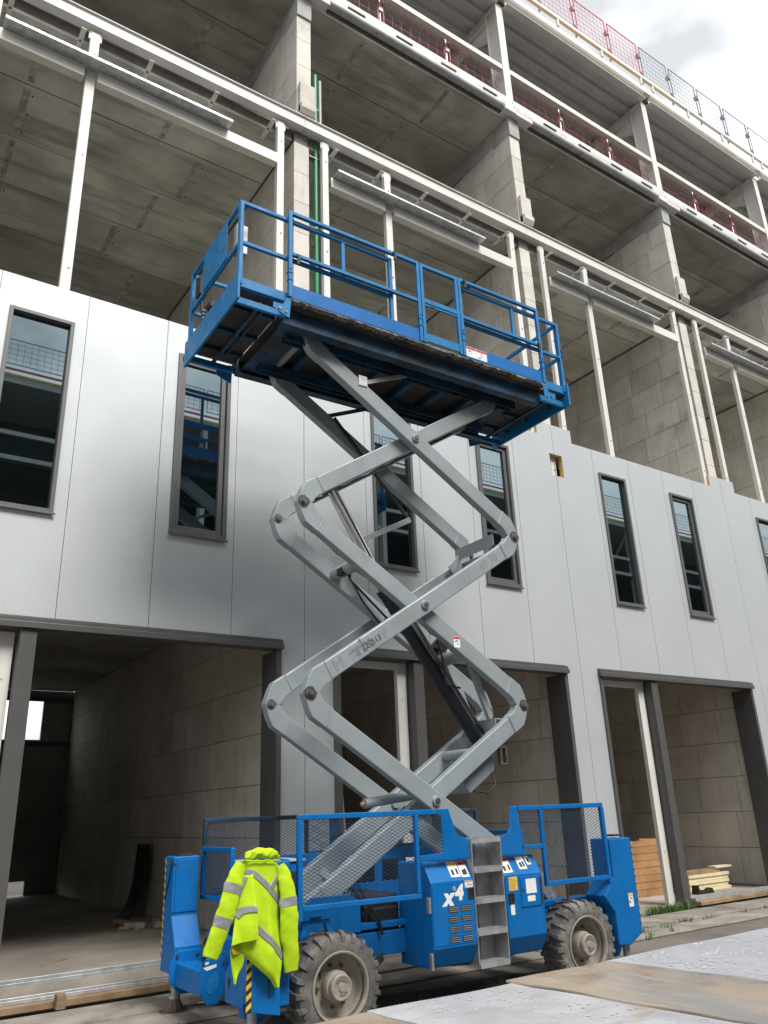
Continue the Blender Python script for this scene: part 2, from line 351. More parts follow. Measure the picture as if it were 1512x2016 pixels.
# steel edge beams, posts, rails between the walls on the second floor
def ibeam(mb, x0, x1, y, z, wd, ht, tf=.022, tw=.02):
    mb.box(x0, x1, y-wd/2, y+wd/2, z, z+tf); mb.box(x0, x1, y-wd/2, y+wd/2, z+ht-tf, z+ht); mb.box(x0, x1, y-tw/2, y+tw/2, z+tf, z+ht-tf)
for k in range(0, 6):
    a, e = W[k], W[k+1]
    b = MB(); b.box(a+.004, e-.004, 9.705, 9.718, 13.43, 13.635); b.box(a+.004, e-.004, 9.67, 9.86, 13.636, 13.655); b.box(a+.004, e-.004, 9.69, 9.86, 13.41, 13.429); bp('edge_beam', b, m_steel, .003)
    for u0, u1 in ((.39, .51), (1.76, 1.90), (5.0, 5.13)):
        b = MB(); b.box(a+u0, a+u1, 9.76, 9.765+.012, 8.42, 13.345); b.box(a+u0, a+u0+.014, 9.78, 9.85, 8.42, 13.345); b.box(a+u1-.014, a+u1, 9.78, 9.85, 8.42, 13.345)
        b.box(a+u0-.03, a+u1+.03, 9.775, 9.79, 13.2, 13.34)
        bp('post', b, m_steel, .003)
        for q in (8.9, 10.9, 12.9):
            bo = MB(); bo.cyl((a+u1-.05, 9.768, q), (a+u1-.05, 9.752, q), .014, 8); bp('bolt', bo, m_pin)
    r = MB()
    for x0, x1 in ((a+.535, a+1.725), (a+1.925, a+4.975)):
        r.box(x0, x1, 9.70, 9.715, 12.32, 12.53); r.box(x0, x1, 9.715, 9.84, 12.32, 12.335); r.box(x0, x1, 9.715, 9.84, 12.515, 12.53)
    bp('rail', r, m_steel, .003)
    r = MB(); r.box(a+.57, a+4.05, 9.50, 9.84, 12.534, 12.542); r.box(a+.57, a+4.05, 9.50, 9.508, 12.542, 12.575); bp('rail_flashing', r, m_galv, 0)
    for q in (.62, 1.63, 2.69, 3.8, 4.86):
        s = MB(); s.bar((a+q, 9.62, 13.16), (a+q, 10.12, 13.16), .075, .01); st_ = bp('strap', s, m_steel)
        s = MB(); s.cyl((a+q, 9.86, 13.154), (a+q, 9.86, 13.142), .018, 8); bp('bolt', s, m_pin, parent=st_)
# slab edge trims of the third floor
for k in range(0, 6):
    a, e = W[k], W[k+1]
    b = MB(); b.box(a+.01, e-.01, 9.66, 9.80, 17.105, 17.125); b.box(a+.01, e-.01, 9.66, 9.675, 17.125, 17.31); bp('edge_angle', b, m_steel, .003)
    b = MB(); b.box(a+.01, e-.01, 9.615, 9.80, 16.96, 17.10); b.cyl((a+.01, 9.66, 16.955), (e-.01, 9.66, 16.955), .04, 12); bp('edge_trim', b, m_edge, 0, smooth=True)
    for q in (.95, 2.15, 3.35, 4.55):
        b = MB(); b.box(a+q, a+q+.42, 9.592, 9.614, 17.045, 17.085); bp('clip', b, m_dark if q in (2.15, 4.55) or k > 1 else m_wood2, .003)
    b = MB(); b.box(e-.36, e-.02, 9.56, 9.60, 16.78, 16.90); b.box(e-.02, e+.5, 9.56, 9.60, 16.74, 16.86); b.box(e-.36, e+.5, 9.56, 9.8, 16.765, 16.778); bp('head_plate', b, m_steel, .003)
# top storey: columns, rails, rafters with haunch, roof deck, eaves
for k in range(0, 7):
    x = W[k]
    b = MB(); b.box(x-.13, x+.09, 9.70, 9.72, 17.13, 20.45); b.box(x-.13, x+.09, 10.08, 10.10, 17.13, 20.45); b.box(x-.03, x-.015, 9.72, 10.08, 17.13, 20.45); b.box(x-.14, x+.10, 9.69, 10.11, 17.108, 17.128)
    bp('column', b, m_steel, .003)
    b = MB(); b.box(x-.12, x+.08, 10.1, 22, 20.23, 20.25); b.box(x-.12, x+.08, 9.7, 22, 20.49, 20.51); b.box(x-.028, x-.014, 10.1, 22, 20.25, 20.49)
    b.prism([(10.11, 19.75), (10.9, 20.22), (10.11, 20.22)], 'x', x-.028, x-.014); b.bar((x-.02, 10.11, 19.76), (x-.02, 10.95, 20.23), .2, .02)
    bp('rafter', b, m_steel, .003)
for k in range(0, 6):
    a, e = W[k], W[k+1]
    b = MB(); b.box(a+.1, e-.14, 9.71, 9.725, 18.25, 18.40); b.box(a+.1, e-.14, 9.725, 9.83, 18.25, 18.262); b.box(a+.1, e-.14, 9.725, 9.83, 18.388, 18.40); bp('rail', b, m_steel, .003)
    b = MB(); y = 9.72; prof = []
    while y < 22:
        prof += [(y, 20.53), (y+.15, 20.53), (y+.19, 20.63), (y+.32, 20.63)]; y += .36
    v = []
    for q in prof: v += [(a+.0, q[0], q[1]), (e-.0, q[0], q[1])]
    b.add(v, [(2*i, 2*i+1, 2*i+3, 2*i+2) for i in range(len(prof)-1)])
    bp('roof_deck_sheet', b, m_deck)
    b = MB(); ibeam(b, a+.1, e-.14, 9.60, 20.42, .18, .22); b.box(a+.0, e-.004, 9.50, 9.69, 20.655, 20.68); b.box(a, e-.004, 9.50, 9.512, 20.68, 20.86); bp('eaves_beam', b, m_steel, .003)
    b = MB(); x = a+.02
    for j in range(4):
        b = MB(); b.box(x+.012, x+PER/4-.012, 9.56, 22, 20.70, 20.70+.16+.006*j)
        if k < 2 or (k == 2 and j < 4) or (k == 3 and j < 1): bp('roof_insulation', b, m_insul)
        x += PER/4
    b = MB(); b.box(a, e-.004, 9.46, 9.54, 21.12, 21.24); 
    for q in (.25, 1.9, 3.6, 5.25): b.box(a+q, a+q+.07, 9.47, 9.53, 20.87, 21.115)
    bp('eaves_upstand', b, m_steel, .003)
    b = MB(); b.box(a, e, 9.9, 22, 20.68, 20.695); bp('roof_skin', b, m_deck)
# facade panels with window and door openings
joints = [.894-1.106*2+1.106*i for i in range(26)]
doors = [(W[k]+.43, W[k]+5.09) for k in range(0, 6)]
wins = []
for k in range(0, 6):
    wins += [(W[k]+1.21, W[k]+1.99, 0), (W[k]+3.46, W[k]+4.24, 1)]
WZ0, WZ1, DH, PT = 5.30, 8.0, 3.97, 8.5
HOLE = (10.72, 11.06, 7.68, 8.14)
def rects(x0, x1):
    xs = sorted({x0, x1} | {v for a, b in doors for v in (a, b) if x0 < v < x1} | {v for a, b, _ in wins for v in (a, b) if x0 < v < x1}
                | {v for k in range(7) for v in (W[k]-.43, W[k]+.52) if x0 < v < x1} | {v for v in HOLE[:2] if x0 < v < x1})
    out = []
    for a, b in zip(xs, xs[1:]):
        c = (a+b)/2
        bot = DH if any(p < c < q for p, q in doors) else .06
        top = PT + (.28 if any(W[k]-.43 < c < W[k]+.52 for k in range(7)) else 0)
        if any(p < c < q for p, q, _ in wins): out += [(a, b, bot, WZ0), (a, b, WZ1, top)]
        elif HOLE[0] < c < HOLE[1]: out += [(a, b, bot, HOLE[2]), (a, b, HOLE[3], top)]
        else: out.append((a, b, bot, top))
    return out
for x0, x1 in zip(joints, joints[1:]):
    b = MB()
    for a, c, z0, z1 in rects(x0+.004, x1-.004): b.box(a, c, FY, FY+.012, z0, z1)
    bp('facade_panel', b, m_panel)
    b = MB()
    for a, c, z0, z1 in rects(x0+.0005, x1-.0005): b.box(a, c, FY+.0125, FY+.10, z0+.002, z1-.012)
    bp('panel_core', b, m_insul)
for x in joints[1:-1]:
    b = MB(); b.box(x-.006, x+.006, FY+.006, FY+.0122, DH+.05 if any(p-.01 < x < q+.01 for p, q in doors) else .07, PT-.015); bp('joint_seal', b, m_dark)
b = MB(); b.box(10.62, 10.98, 9.805, 9.82, 7.55, 8.3); bp('column_plate', b, m_steel)
b = MB()
for x_, z_ in ((10.83, 8.05), (10.92, 8.05), (10.83, 7.86), (10.92, 7.86)): b.cyl((x_, 9.806, z_), (x_, 9.80, z_), .016, 10)
bp('bolt', b, m_pin)
# windows
for i, (a, c, sash) in enumerate(wins):
    f = MB(); f.frame(a-.012, c+.012, WZ0-.012, WZ1+.012, FY-.03, FY+.10, .05 if not sash else .055)
    wf = bp('window', f, m_frame, .004)
    s = MB(); s.box(a-.03, c+.03, FY-.05, FY-.031, WZ0-.035, WZ0-.008); bp('sill', s, m_frame, .003, parent=wf)
    ins = .04
    if sash:
        q = MB(); q.frame(a+.052, c-.052, WZ0+.052, WZ1-.052, FY+.012, FY+.085, .065); bp('sash', q, m_frame, .004, parent=wf); ins = .11
    p = MB(); p.box(a+ins, c-ins, FY+.05, FY+.056, WZ0+ins, WZ1-ins); bp('pane', p, m_glass, parent=wf)
    bk = MB(); bk.box(a-.05, c+.05, FY+.2, FY+.22, WZ0-.05, WZ1+.05); bp('blind_board', bk, m_black, parent=wf)
# ground-floor door frames
for k, (a, c) in enumerate(doors):
    h = MB(); h.prism([(FY-.085, 3.86), (FY-.085, 3.93), (FY-.06, 3.935), (FY-.06, 3.985), (FY-.003, 3.985), (FY-.003, 4.01), (FY+.0115, 4.01), (FY+.0115, 3.962), (FY+.13, 3.962), (FY+.13, 3.86)], 'x', a-.03, c+.03)
    bp('door_head', h, m_dark, .003)
    j = MB(); j.box(c-.055, c+.02, FY-.035, FY+.42, .05, 3.855); bp('door_jamb', j, m_dark, .004)
    j = MB(); j.box(a-.02, a+.055, FY-.035, FY+.16, .06, 3.855); j.box(a+.057, a+.13, FY+.03, FY+.16, .2, 3.855); bp('door_jamb', j, m_dark, .004)
    wk = W[k]
    j = MB(); j.box(wk+1.80, wk+1.98, FY-.04, FY+.15, .02, 3.855); bp('door_mullion', j, m_dark, .004)
    j = MB(); j.box(wk+1.61, wk+1.775, FY+.14, FY+.22, .05, 3.84); j.box(a+.135, wk+1.605, FY+.14, FY+.22, 3.74, 3.84)
    st = bp('cream_post', j, m_steel, .003)
    for z_ in (.9, 2.0, 3.3):
        bo = MB(); bo.cyl((wk+1.69, FY+.139, z_), (wk+1.69, FY+.132, z_), .007, 8); bp('bolt', bo, m_pin, parent=st)
    if k != 1:
        t = MB(); t.box(wk+2.0, c-.06, FY-.12, FY-.02, .10, .14); t.box(wk+2.0, c-.06, FY-.12, FY-.11, .14, .165); bp('sill_track', t, m_galv, .004)
        zf = .2 if k == 0 else .05; t = MB(); t.box(wk+2.0, c-.06, FY+.24, FY+.32, zf, zf+.035); t.box(wk+2.0, c-.06, FY+.24, FY+.25, zf+.035, zf+.07); bp('sill_track', t, m_galv, .003)
        t = MB(); t.box(wk+2.0, c+.2, FY-.22, FY-.02, .035, .098); bp('sill_plank', t, m_wood2, .006)
# back of the ground floor: dark doors with an opening above
for k in range(0, 3):
    a, e = W[k]+.155, W[k+1]-.155
    b = MB(); b.box(a, 3.35+PER*k if k < 1 else a+2, 22.0, 22.1, .2, 4.98); b.box(a+.0, e, 22.001, 22.1, 4.80, 4.98) if k else None
    b.box(4.5 if k == 0 else a+2.001, e+.3, 22.0, 22.1, .2, 4.98)
    if k == 0: b.box(3.351, 4.499, 22.0, 22.1, 4.79, 4.98); b.box(3.351, 4.499, 22.0, 22.1, .52, 3.76)
    bw = bp('back_wall', b, m_darkwall)
    b = MB(); b.box(a, e, 21.9, 21.99, 3.62, 3.70); b.box(a, e, 21.9, 21.99, 4.70, 4.78); bp('ledger', b, m_dark, parent=bw)
# pipes on the first party wall
b = MB(); b.cyl((5.70, 9.93, 8.3), (5.70, 9.93, 15.1), .045, 16); bp('green_pipe', b, m_green, smooth=True)
b = MB(); b.cyl((5.82, 9.96, 8.3), (5.82, 9.96, 15.05), .04, 16); bp('grey_pipe', b, m_gpipe, smooth=True)
for z_ in (9.6, 11.4, 13.0, 14.2):
    b = MB(); b.box(5.52, 5.76, 9.885, 9.975, z_, z_+.03); bp('pipe_clip', b, m_pin)

# ------------------------------------------------------------------ guard fences
def guard(name, label, x0, x1, y, z0, ht, step, red, lat=False):
    rt = empty(name, (x0, y, z0)); tag(rt, label, 'fence')
    x = x0; i = 0
    while x < x1-.5:
        xe = min(x1, x+step); m = m_red if red(i) else m_gmesh
        p = MB(); fr = .02
        p.frame(x+.06, xe-.06, z0, z0+ht, y-.010, y+.010, .024)
        n = int((xe-x)/(.26 if lat else .16))
        for q in range(1, n): 
            xx = x+.06+(xe-x-.12)*q/n; p.box(xx-.003, xx+.003, y-.003, y+.003, z0+.035, z0+ht-.035)
        nz = int(ht/(.27 if lat else .17))
        for q in range(1, nz):
            zz = z0+ht*q/nz; p.box(x+.095, xe-.095, y+.004, y+.010, zz-.003, zz+.003)
        if lat:
            for q in range(2*n):
                xx = x+.1+(xe-x-.25)*q/(2*n); p.bar((xx, y+.02, z0+ht-.17 if q % 2 else z0+ht-.03), (xx+(xe-x-.25)/(2*n), y+.02, z0+ht-.03 if q % 2 else z0+ht-.17), .005, .005)
        p.build('mesh_panel', m, rt, keep=True)
        s = MB(); s.cyl((x, y+.03, z0-.18), (x, y+.03, z0+ht+.06), .024, 10); s.box(x-.05, x+.05, y-.025, y+.075, z0+ht*.62, z0+ht*.72); s.box(x-.04, x+.04, y-.025, y+.06, z0+.12, z0+.22)
        s.build('fence_post', m_gmesh if not lat else m_galv, rt, keep=True)
        x = xe; i += 1
    return rt
guard('roof_guard_fence', 'grey and red wire mesh guard fence along the roof edge', W[1], W[6], 9.55, 21.30, 1.30, 1.38, lambda i: i < 8)
guard('floor_guard_fence', 'red wire mesh guard fence behind the rail of the top storey', W[1]+.14, W[6]-.16, 9.90, 17.28, 1.15, 1.84, lambda i: True, True)

# ------------------------------------------------------------------ building across the street (seen in the window panes)
OB = empty('opposite_building', (30, -16, 0)); tag(OB, 'dark unfinished building across the street seen mirrored in the windows', 'building')
def op(name, mb, mat): return mb.build(name, mat, OB, keep=True)
b = MB(); b.box(-15, 90, -27, -20, 0, 20.6); op('rear_wall', b, m_opp)
for z_ in (4.2, 8.4, 13.0, 16.8): b = MB(); b.box(-15, 90, -20, -16, z_, z_+.35); op('floor_slab', b, m_opp); b = MB(); b.box(-15, 90, -15.98, -15.9, z_+.1, z_+.3); op('edge_trim', b, m_oppw)
b = MB(); b.box(-15, 90, -26, -15.8, 20.6, 20.9); op('roof_slab', b, m_oppw); b = MB(); b.box(-15, 90, -15.79, -15.7, 20.9, 21.0); op('roof_edge', b, m_insul)
b = MB(); b.box(-15, 90, -15.79, -15.7, 21.2, 21.28); op('roof_trim', b, m_red)
b = MB(); b.box(-15, 90, -16.1, -15.9, 0, 8.4); op('facade', b, m_opp)
for i in range(20):
    x = -14+5.5*i
    b = MB(); b.box(x, x+.25, -16.3, -15.85, 8.4, 20.6); op('column', b, m_oppw)
    b = MB(); b.bar((x+.12, -16.1, 20.3), (x+.12, -19, 17.3), .12, .12); b.box(x+.25, x+5.5, -16.05, -15.95, 18.1, 18.3); b.box(x+1.8, x+1.95, -16.1, -15.95, 8.4, 13); op('brace', b, m_oppw)
    b = MB()
    b.frame(x+.05, x+5.4, 21.45, 22.75, -15.7, -15.66, .035)
    for q in range(1, 18): b.box(x+.05+q*.3, x+.064+q*.3, -15.69, -15.675, 21.5, 22.7)
    for q in range(1, 5): b.box(x+.1, x+5.35, -15.674, -15.66, 21.45+q*.26, 21.464+q*.26)
    op('guard_panel', b, m_gmesh)
# ------------------------------------------------------------------ scissor lift (local axes: u along the facade, v into depth)
LO, LRZ = (5.40, 7.5, 0), R(-1)
LF = empty('scissor_lift', LO, LRZ)
tag(LF, 'blue rough terrain scissor lift raised on grey arms in front of the facade', 'scissor lift')
def lp(name, mb, mat, bevel=.004, parent=None, smooth=False): return mb.build(name, mat, parent or LF, bevel, smooth)

# --- arms
HB = .098                                          # half height of a bar
TB = math.atan2(.835, 1.30)
EX, EZ = 1.48, 1.047
ce, se = math.cos(TB), math.sin(TB)
PS, PTT = EX*ce+EZ*se, -EX*se+EZ*ce               # pin in the bar's own frame
def arm_outline():
    pts = [(-1.50, -HB), (1.50, -HB)]
    end = [(1.66, -HB), (1.735, -.055), (PS+.052, PTT-.035), (PS+.062, PTT), (PS+.05, PTT+.04), (PS+.012, PTT+.062), (PS-.03, PTT+.058), (1.70, .135), (1.66, .112), (1.60, HB)]
    pts = [(1.50, -HB)] + end + [(1.50, HB), (-1.50, HB)] + [(-a, -b) for a, b in end] + [(-1.50, -HB)]
    return pts
def seam_outline():                                # weld-on knuckle castings, a touch proud of the bar
    end = [(1.50, -HB-.004), (1.66, -HB-.004), (1.738, -.058), (PS+.055, PTT-.036), (PS+.066, PTT), (PS+.053, PTT+.043), (PS+.012, PTT+.066), (PS-.032, PTT+.062), (1.70, .139), (1.66, .116), (1.60, HB+.004), (1.52, HB+.004)]
    return end
def to_uz(p, cz, mir):
    u = p[0]*ce - p[1]*se; z = p[0]*se + p[1]*ce
    return ((-u if mir else u), cz+z)
CZ = [1.83, 1.83+2*EZ, 1.83+4*EZ]
arms = {}
# front (outer) arm directions per level: level 0 falls to the right, level 1 rises to the right, level 2 falls to the right
for lv in range(3):
    for outer in (True, False):
        mir = (lv % 2 == 0) if outer else (lv % 2 == 1)      # mir: the high end is on the left
        for side in (-1, 1):
            v0, v1 = ((.395, .5) if outer else (.265, .372))
            a, b = sorted((side*v0, side*v1))
            m = MB(); m.prism([to_uz(p, CZ[lv], mir) for p in arm_outline()], 'y', a, b)
            ob = lp('scissor_arm', m, m_arm, .012); arms[(lv, outer, side)] = ob
            for s in (1, -1):
                k = MB(); k.prism([to_uz((p[0]*s, p[1]*s), CZ[lv], mir) for p in seam_outline()], 'y', a-.005, b+.005); kn = lp('knuckle', k, m_arm, .008, parent=ob)
                rb = MB(); web = [(1.56, -.06), (1.64, -.062), (1.70, -.03), (PS-.02, PTT-.045), (1.70, .06), (1.60, .05)]
                pu = to_uz((PS*s, PTT*s), CZ[lv], mir)
                pn = MB()
                pn.cyl((pu[0], a-.016, pu[1]), (pu[0], b+.016, pu[1]), .05, 18); pn.cyl((pu[0], a-.032, pu[1]), (pu[0], b+.032, pu[1]), .028, 12)
                lp('pin', pn, m_pinw, .003, parent=ob, smooth=True)
                if side < 0:
                    rg_ = random.Random(lv*9+s+5*outer); gr_ = MB()
                    gr_.prism([(pu[0]+(.062+.016*rg_.random())*math.cos(t), pu[1]-.006+(.062+.02*rg_.random())*math.sin(t)) for t in [2*math.pi*i/22 for i in range(22)]], 'y', a-.0066, a-.0052); lp('grease_mark', gr_, m_grease, 0, parent=ob)
                wl = MB(); q0 = to_uz((1.50*s, -(HB+.003)*s), CZ[lv], mir); q1 = to_uz((1.51*s, (HB+.003)*s), CZ[lv], mir)
                wl.tube([(q0[0]+(q1[0]-q0[0])*i/9, a-.004+.001*(i % 2), q0[1]+(q1[1]-q0[1])*i/9) for i in range(10)], .0055, 6); lp('weld_bead', wl, m_arm, 0, parent=ob, smooth=True)
    for side in (-1, 1):
        p = MB(); p.cyl((0, side*.24, CZ[lv]), (0, side*.512, CZ[lv]), .055, 20); p.cyl((0, side*.512, CZ[lv]), (0, side*.528, CZ[lv]), .05, 20)
        lp('centre_pin', p, m_arm, .004, smooth=True)
        p = MB(); p.cyl((0, side*.529, CZ[lv]), (0, side*.54, CZ[lv]), .033, 6); lp('bolt', p, m_pin, .002)
# cross tubes
def ctube(u, z, v, r, nm='cross_tube', mat=None): 
    p = MB(); p.cyl((u, -v, z), (u, v, z), r, 24); lp(nm, p, mat or m_arm, 0, smooth=True)
ctube(-.72, CZ[1]+.47, .27, .075); ctube(.72, CZ[1]-.47, .27, .075)
ctube(-EX, CZ[2]+EZ, .40, .06); ctube(EX, CZ[2]+EZ-.02, .27, .05); ctube(-EX, CZ[0]-EZ, .30, .06); ctube(.75, CZ[0]+.50, .27, .06)
# box link plates between the far and near arms at the right-hand knuckles
p = MB(); p.bar((1.30, -.39, 4.80), (1.30, .39, 4.80), .11, .012); p.bar((1.22, -.39, 4.93), (1.22, .39, 4.93), .012, .16); lp('knuckle_link', p, m_arm)
p = MB(); p.prism([(1.10, 4.62), (1.40, 4.86), (1.36, 5.0), (1.18, 4.9), (1.02, 4.74)], 'y', .30, .315); lp('link_plate', p, m_arm)
p = MB(); p.bar((1.18, -.26, 2.72), (1.18, .26, 2.72), .13, .014); p.bar((1.12, -.26, 2.66), (1.12, .26, 2.66), .014, .14); lp('knuckle_link', p, m_arm)
# tilted frame beside the lower right knuckle
p = MB(); p.bar((1.12, .20, 2.74), (.72, .20, 3.62), .07, .09); p.bar((1.12, -.16, 2.74), (.80, -.16, 3.55), .06, .07); p.bar((.72, .30, 3.62), (.70, .10, 3.72), .16, .02); lp('stop_frame', p, m_arm)
p = MB(); p.prism([(.58, 3.60), (.72, 3.74), (.78, 3.72), (.80, 3.60), (.74, 3.56)], 'y', .14, .30); lp('stop_pad', p, m_black)
# hydraulic cylinders
a, b, c = Vector((1.10, 0, 2.42)), Vector((-.19, 0, 4.15)), Vector((-.93, 0, 5.38))
p = MB(); p.cyl(a, b, .085, 24); p.cyl(b, b+(b-a).normalized()*.07, .094, 24); cy = lp('lift_cylinder', p, m_cylb, 0, smooth=True)
for dv_, r_ in ((-.05, .036), (.05, .036)):
    p = MB(); p.cyl(b+Vector((0, dv_, 0)), c+Vector((0, dv_, 0)), r_, 24); lp('rod', p, m_chrome, 0, parent=cy, smooth=True)
for e_ in (c, a):
    p = MB(); p.cyl(e_+Vector((0, -.14, 0)), e_+Vector((0, .14, 0)), .07, 18); lp('cylinder_eye', p, m_pin, 0, parent=cy, smooth=True)
d = (b-a).normalized(); nrm = Vector((0, -1, 0)); sd = d.cross(nrm)
for off in (.02, .055):
    p = MB(); p.tube([a+d*.1+sd*.1+nrm*off, a+d*1.0+sd*.1+nrm*off, a+d*1.9+sd*.11+nrm*off], .011, 8); lp('steel_line', p, m_pin, 0, parent=cy, smooth=True)
p = MB(); p.tube([a+d*1.9+sd*.11, a+d*1.75+sd*.2, a+d*1.4+sd*.24+nrm*.1, a+d*1.15+sd*.1+nrm*.12, a+d*.9-sd*.05+nrm*.12, a+d*.75+sd*.1+nrm*.12], .013, 8); lp('hose', p, m_black, 0, parent=cy, smooth=True)
p = MB(); p.tube([(.9, .2, 3.2), (.55, .1, 3.35), (.2, .18, 3.7), (-.1, .2, 3.95), (-.4, .2, 4.2), (-.62, .1, 4.3), (-.68, 0, 4.42)], .014, 8); p.tube([(1.02, .2, 2.6), (1.12, .15, 2.9), (.98, .2, 3.12), (.7, .2, 3.3)], .014, 8); lp('hose_run', p, m_black, 0, smooth=True)
p = MB(); p.tube([(-.68, .1, 4.40), (-.60, .05, 4.22), (-.45, .1, 4.05), (-.2, .2, 3.88), (.02, .2, 3.72)], .012, 8); p.box(-.80, -.70, -.02, .10, 4.32, 4.40); lp('cable', p, m_black, 0, smooth=True)
p = MB(); p.bar((-.70, -.16, 4.34), (-.42, -.16, 4.44), .012, .06); lp('sensor_arm', p, m_arm)
for lv_, mir_, v_ in ((1, True, -.258), (0, False, -.258), (2, False, .25)):
    p = MB(); p.tube([(lambda q: (q[0], v_, q[1]))(to_uz((-1.35+2.7*i/24, -.075+.012*math.sin(i*1.9)), CZ[lv_], mir_)) for i in range(25)], .011, 6); lp('arm_cable', p, m_black, 0, smooth=True)
# flat straps near the top
p = MB(); p.bar((-.72, -.44, 6.62), (-.05, -.44, 6.92), .012, .055); p.box(-.80, -.68, -.512, -.503, 6.54, 6.68); lp('stay', p, m_galv)
p = MB(); p.bar((-.70, .44, 6.58), (-.05, .44, 6.86), .012, .055); lp('stay', p, m_pin)
p = MB(); p.bar((-.66, .34, 6.52), (.42, .30, 5.28), .035, .035); lp('stay_rod', p, m_black)
p = MB(); p.bar((.42, .28, 5.28), (-.38, .28, 4.86), .012, .07); lp('stay', p, m_arm)
# bracket hanging under the lower right arm and the transport lock
p = MB(); p.frame(1.08, 1.18, 2.20, 2.40, -.34, -.28, .016); lp('bracket', p, m_rust)
p = MB(); p.prism([(.62, 2.02), (1.02, 2.34), (1.12, 2.30), (1.10, 2.14), (.72, 1.90)], 'y', -.18, .18); lp('cylinder_mount', p, m_arm, .01)
p = MB(); p.tube([(1.05, -.2, 2.12), (1.0, -.3, 1.98), (.85, -.33, 1.9), (.66, -.33, 1.92)], .011, 8); lp('hose_loop', p, m_black, 0, smooth=True)
p = MB(); p.cyl((-.72, -.24, 1.83), (-.12, -.24, 1.90), .05, 16); lp('lower_cylinder', p, m_arm, 0, smooth=True)
p = MB(); p.cyl((-.76, -.24, 1.82), (-.72, -.24, 1.835), .022, 10); lp('yellow_cap', p, m_wood, 0)
# inner box web of the lowest arms
p = MB(); p.prism([to_uz(q, CZ[0], False) for q in ((-1.4, -.06), (1.2, -.06), (1.2, .05), (-1.4, .05))], 'y', -.255, -.235); lp('arm_web', p, m_arm)
# writing on the arms
def arm_text(nm, body, size, s, t, mat, lv=1, bold=0, dv=0): 
    u, z = to_uz((s, t), CZ[lv], False); return text(nm, body, size, (u, -.5015-dv, z), mat, arms[(lv, True, -1)], TB, .0006, 0, bold)
arm_text('faded_lettering', 'H', .19, -1.36, 0, m_faint, bold=.006)
arm_text('worn_lettering', 'erba', .2, -1.02, .01, m_faint2, bold=.008); arm_text('faded_lettering', 'v', .2, -.68, .01, m_faint, bold=.006)
arm_text('stencil_number', '22\\2\\13', .092, -.88, -.012, m_inkb, dv=.001)
arm_text('faded_number', '69 70', .145, 1.20, 0, m_faint, bold=.003); arm_text('faded_number', '107', .145, .82, 0, M('ghost_vinyl', (.31, .35, .37), .45, var=.1))
def decal(nm, u0, u1, z0, z1, v, mat, parent, strip=None, pic=True, tilt=None):
    """a printed sticker facing -v with a coloured heading and a dark pictogram"""
    d = MB(); d.box(u0, u1, v-.0015, v, z0, z1); ob = lp(nm, d, mat, 0, parent=parent)
    hh = z1-z0; ww = u1-u0
    q = MB(); q.mi = 0
    if strip is not None:
        q.box(u0+.003, u1-.003, v-.0022, v-.0016, z1-hh*.24, z1-hh*.03)
        lp('heading', q, strip, 0, parent=parent)
    if pic:
        q = MB(); rr = random.Random(int(u0*1000)+int(z0*100))
        for i in range(5):
            x = u0+ww*rr.uniform(.15, .75); z = z0+hh*rr.uniform(.12, .58); q.bar((x, v-.0025, z), (x+ww*rr.uniform(-.2, .22), v-.0025, z+hh*rr.uniform(-.1, .18)), .0008, .008)
        q.cyl((u0+ww*.45, v-.0016, z0+hh*.62), (u0+ww*.45, v-.0028, z0+hh*.62), hh*.06, 8)
        lp('pictogram', q, m_inkb, 0, parent=parent)
    return ob
u_, z_ = to_uz((.86, .0), CZ[1], True)
dd = decal('warning_sticker', .48, .57, 3.50, 3.63, -.3735, m_white, arms[(1, False, -1)], m_redv)

# --- platform
VN, VF = -.83, .78
T = .045                                           # rail tube
def rail_frame(nm, u0, u1, v, zt, zm, zb, posts, short=(), mat=None, t=T):
    p = MB(); p.box(u0, u1, v-t/2, v+t/2, zt-t, zt); p.box(u0, u1, v-t/2+.002, v+t/2-.002, zm-t, zm)
    for x in posts: p.box(x-t/2, x+t/2, v-t/2-.001, v+t/2+.001, zb, zt-.001)
    for x in short: p.box(x-t/2, x+t/2, v-t/2+.003, v+t/2-.003, zm-.001, zt-t+.001)
    return lp(nm, p, m_bluel, .005)
def end_frame(nm, u, v0, v1, zt, zm, zb, t=T):
    p = MB(); p.box(u-t/2, u+t/2, v0, v1, zt-t, zt); p.box(u-t/2+.002, u+t/2-.002, v0, v1, zm-t, zm)
    for y in (v0+t/2, v1-t/2): p.box(u-t/2-.001, u+t/2+.001, y-t/2, y+t/2, zb, zt-.001)
    return lp(nm, p, m_bluel, .005)
ZF = 7.18
dk = MB(); dk.box(-1.88, 2.0, VN+.05, VF-.05, ZF-.045, ZF-.02); lp('deck', dk, m_ply, 0)
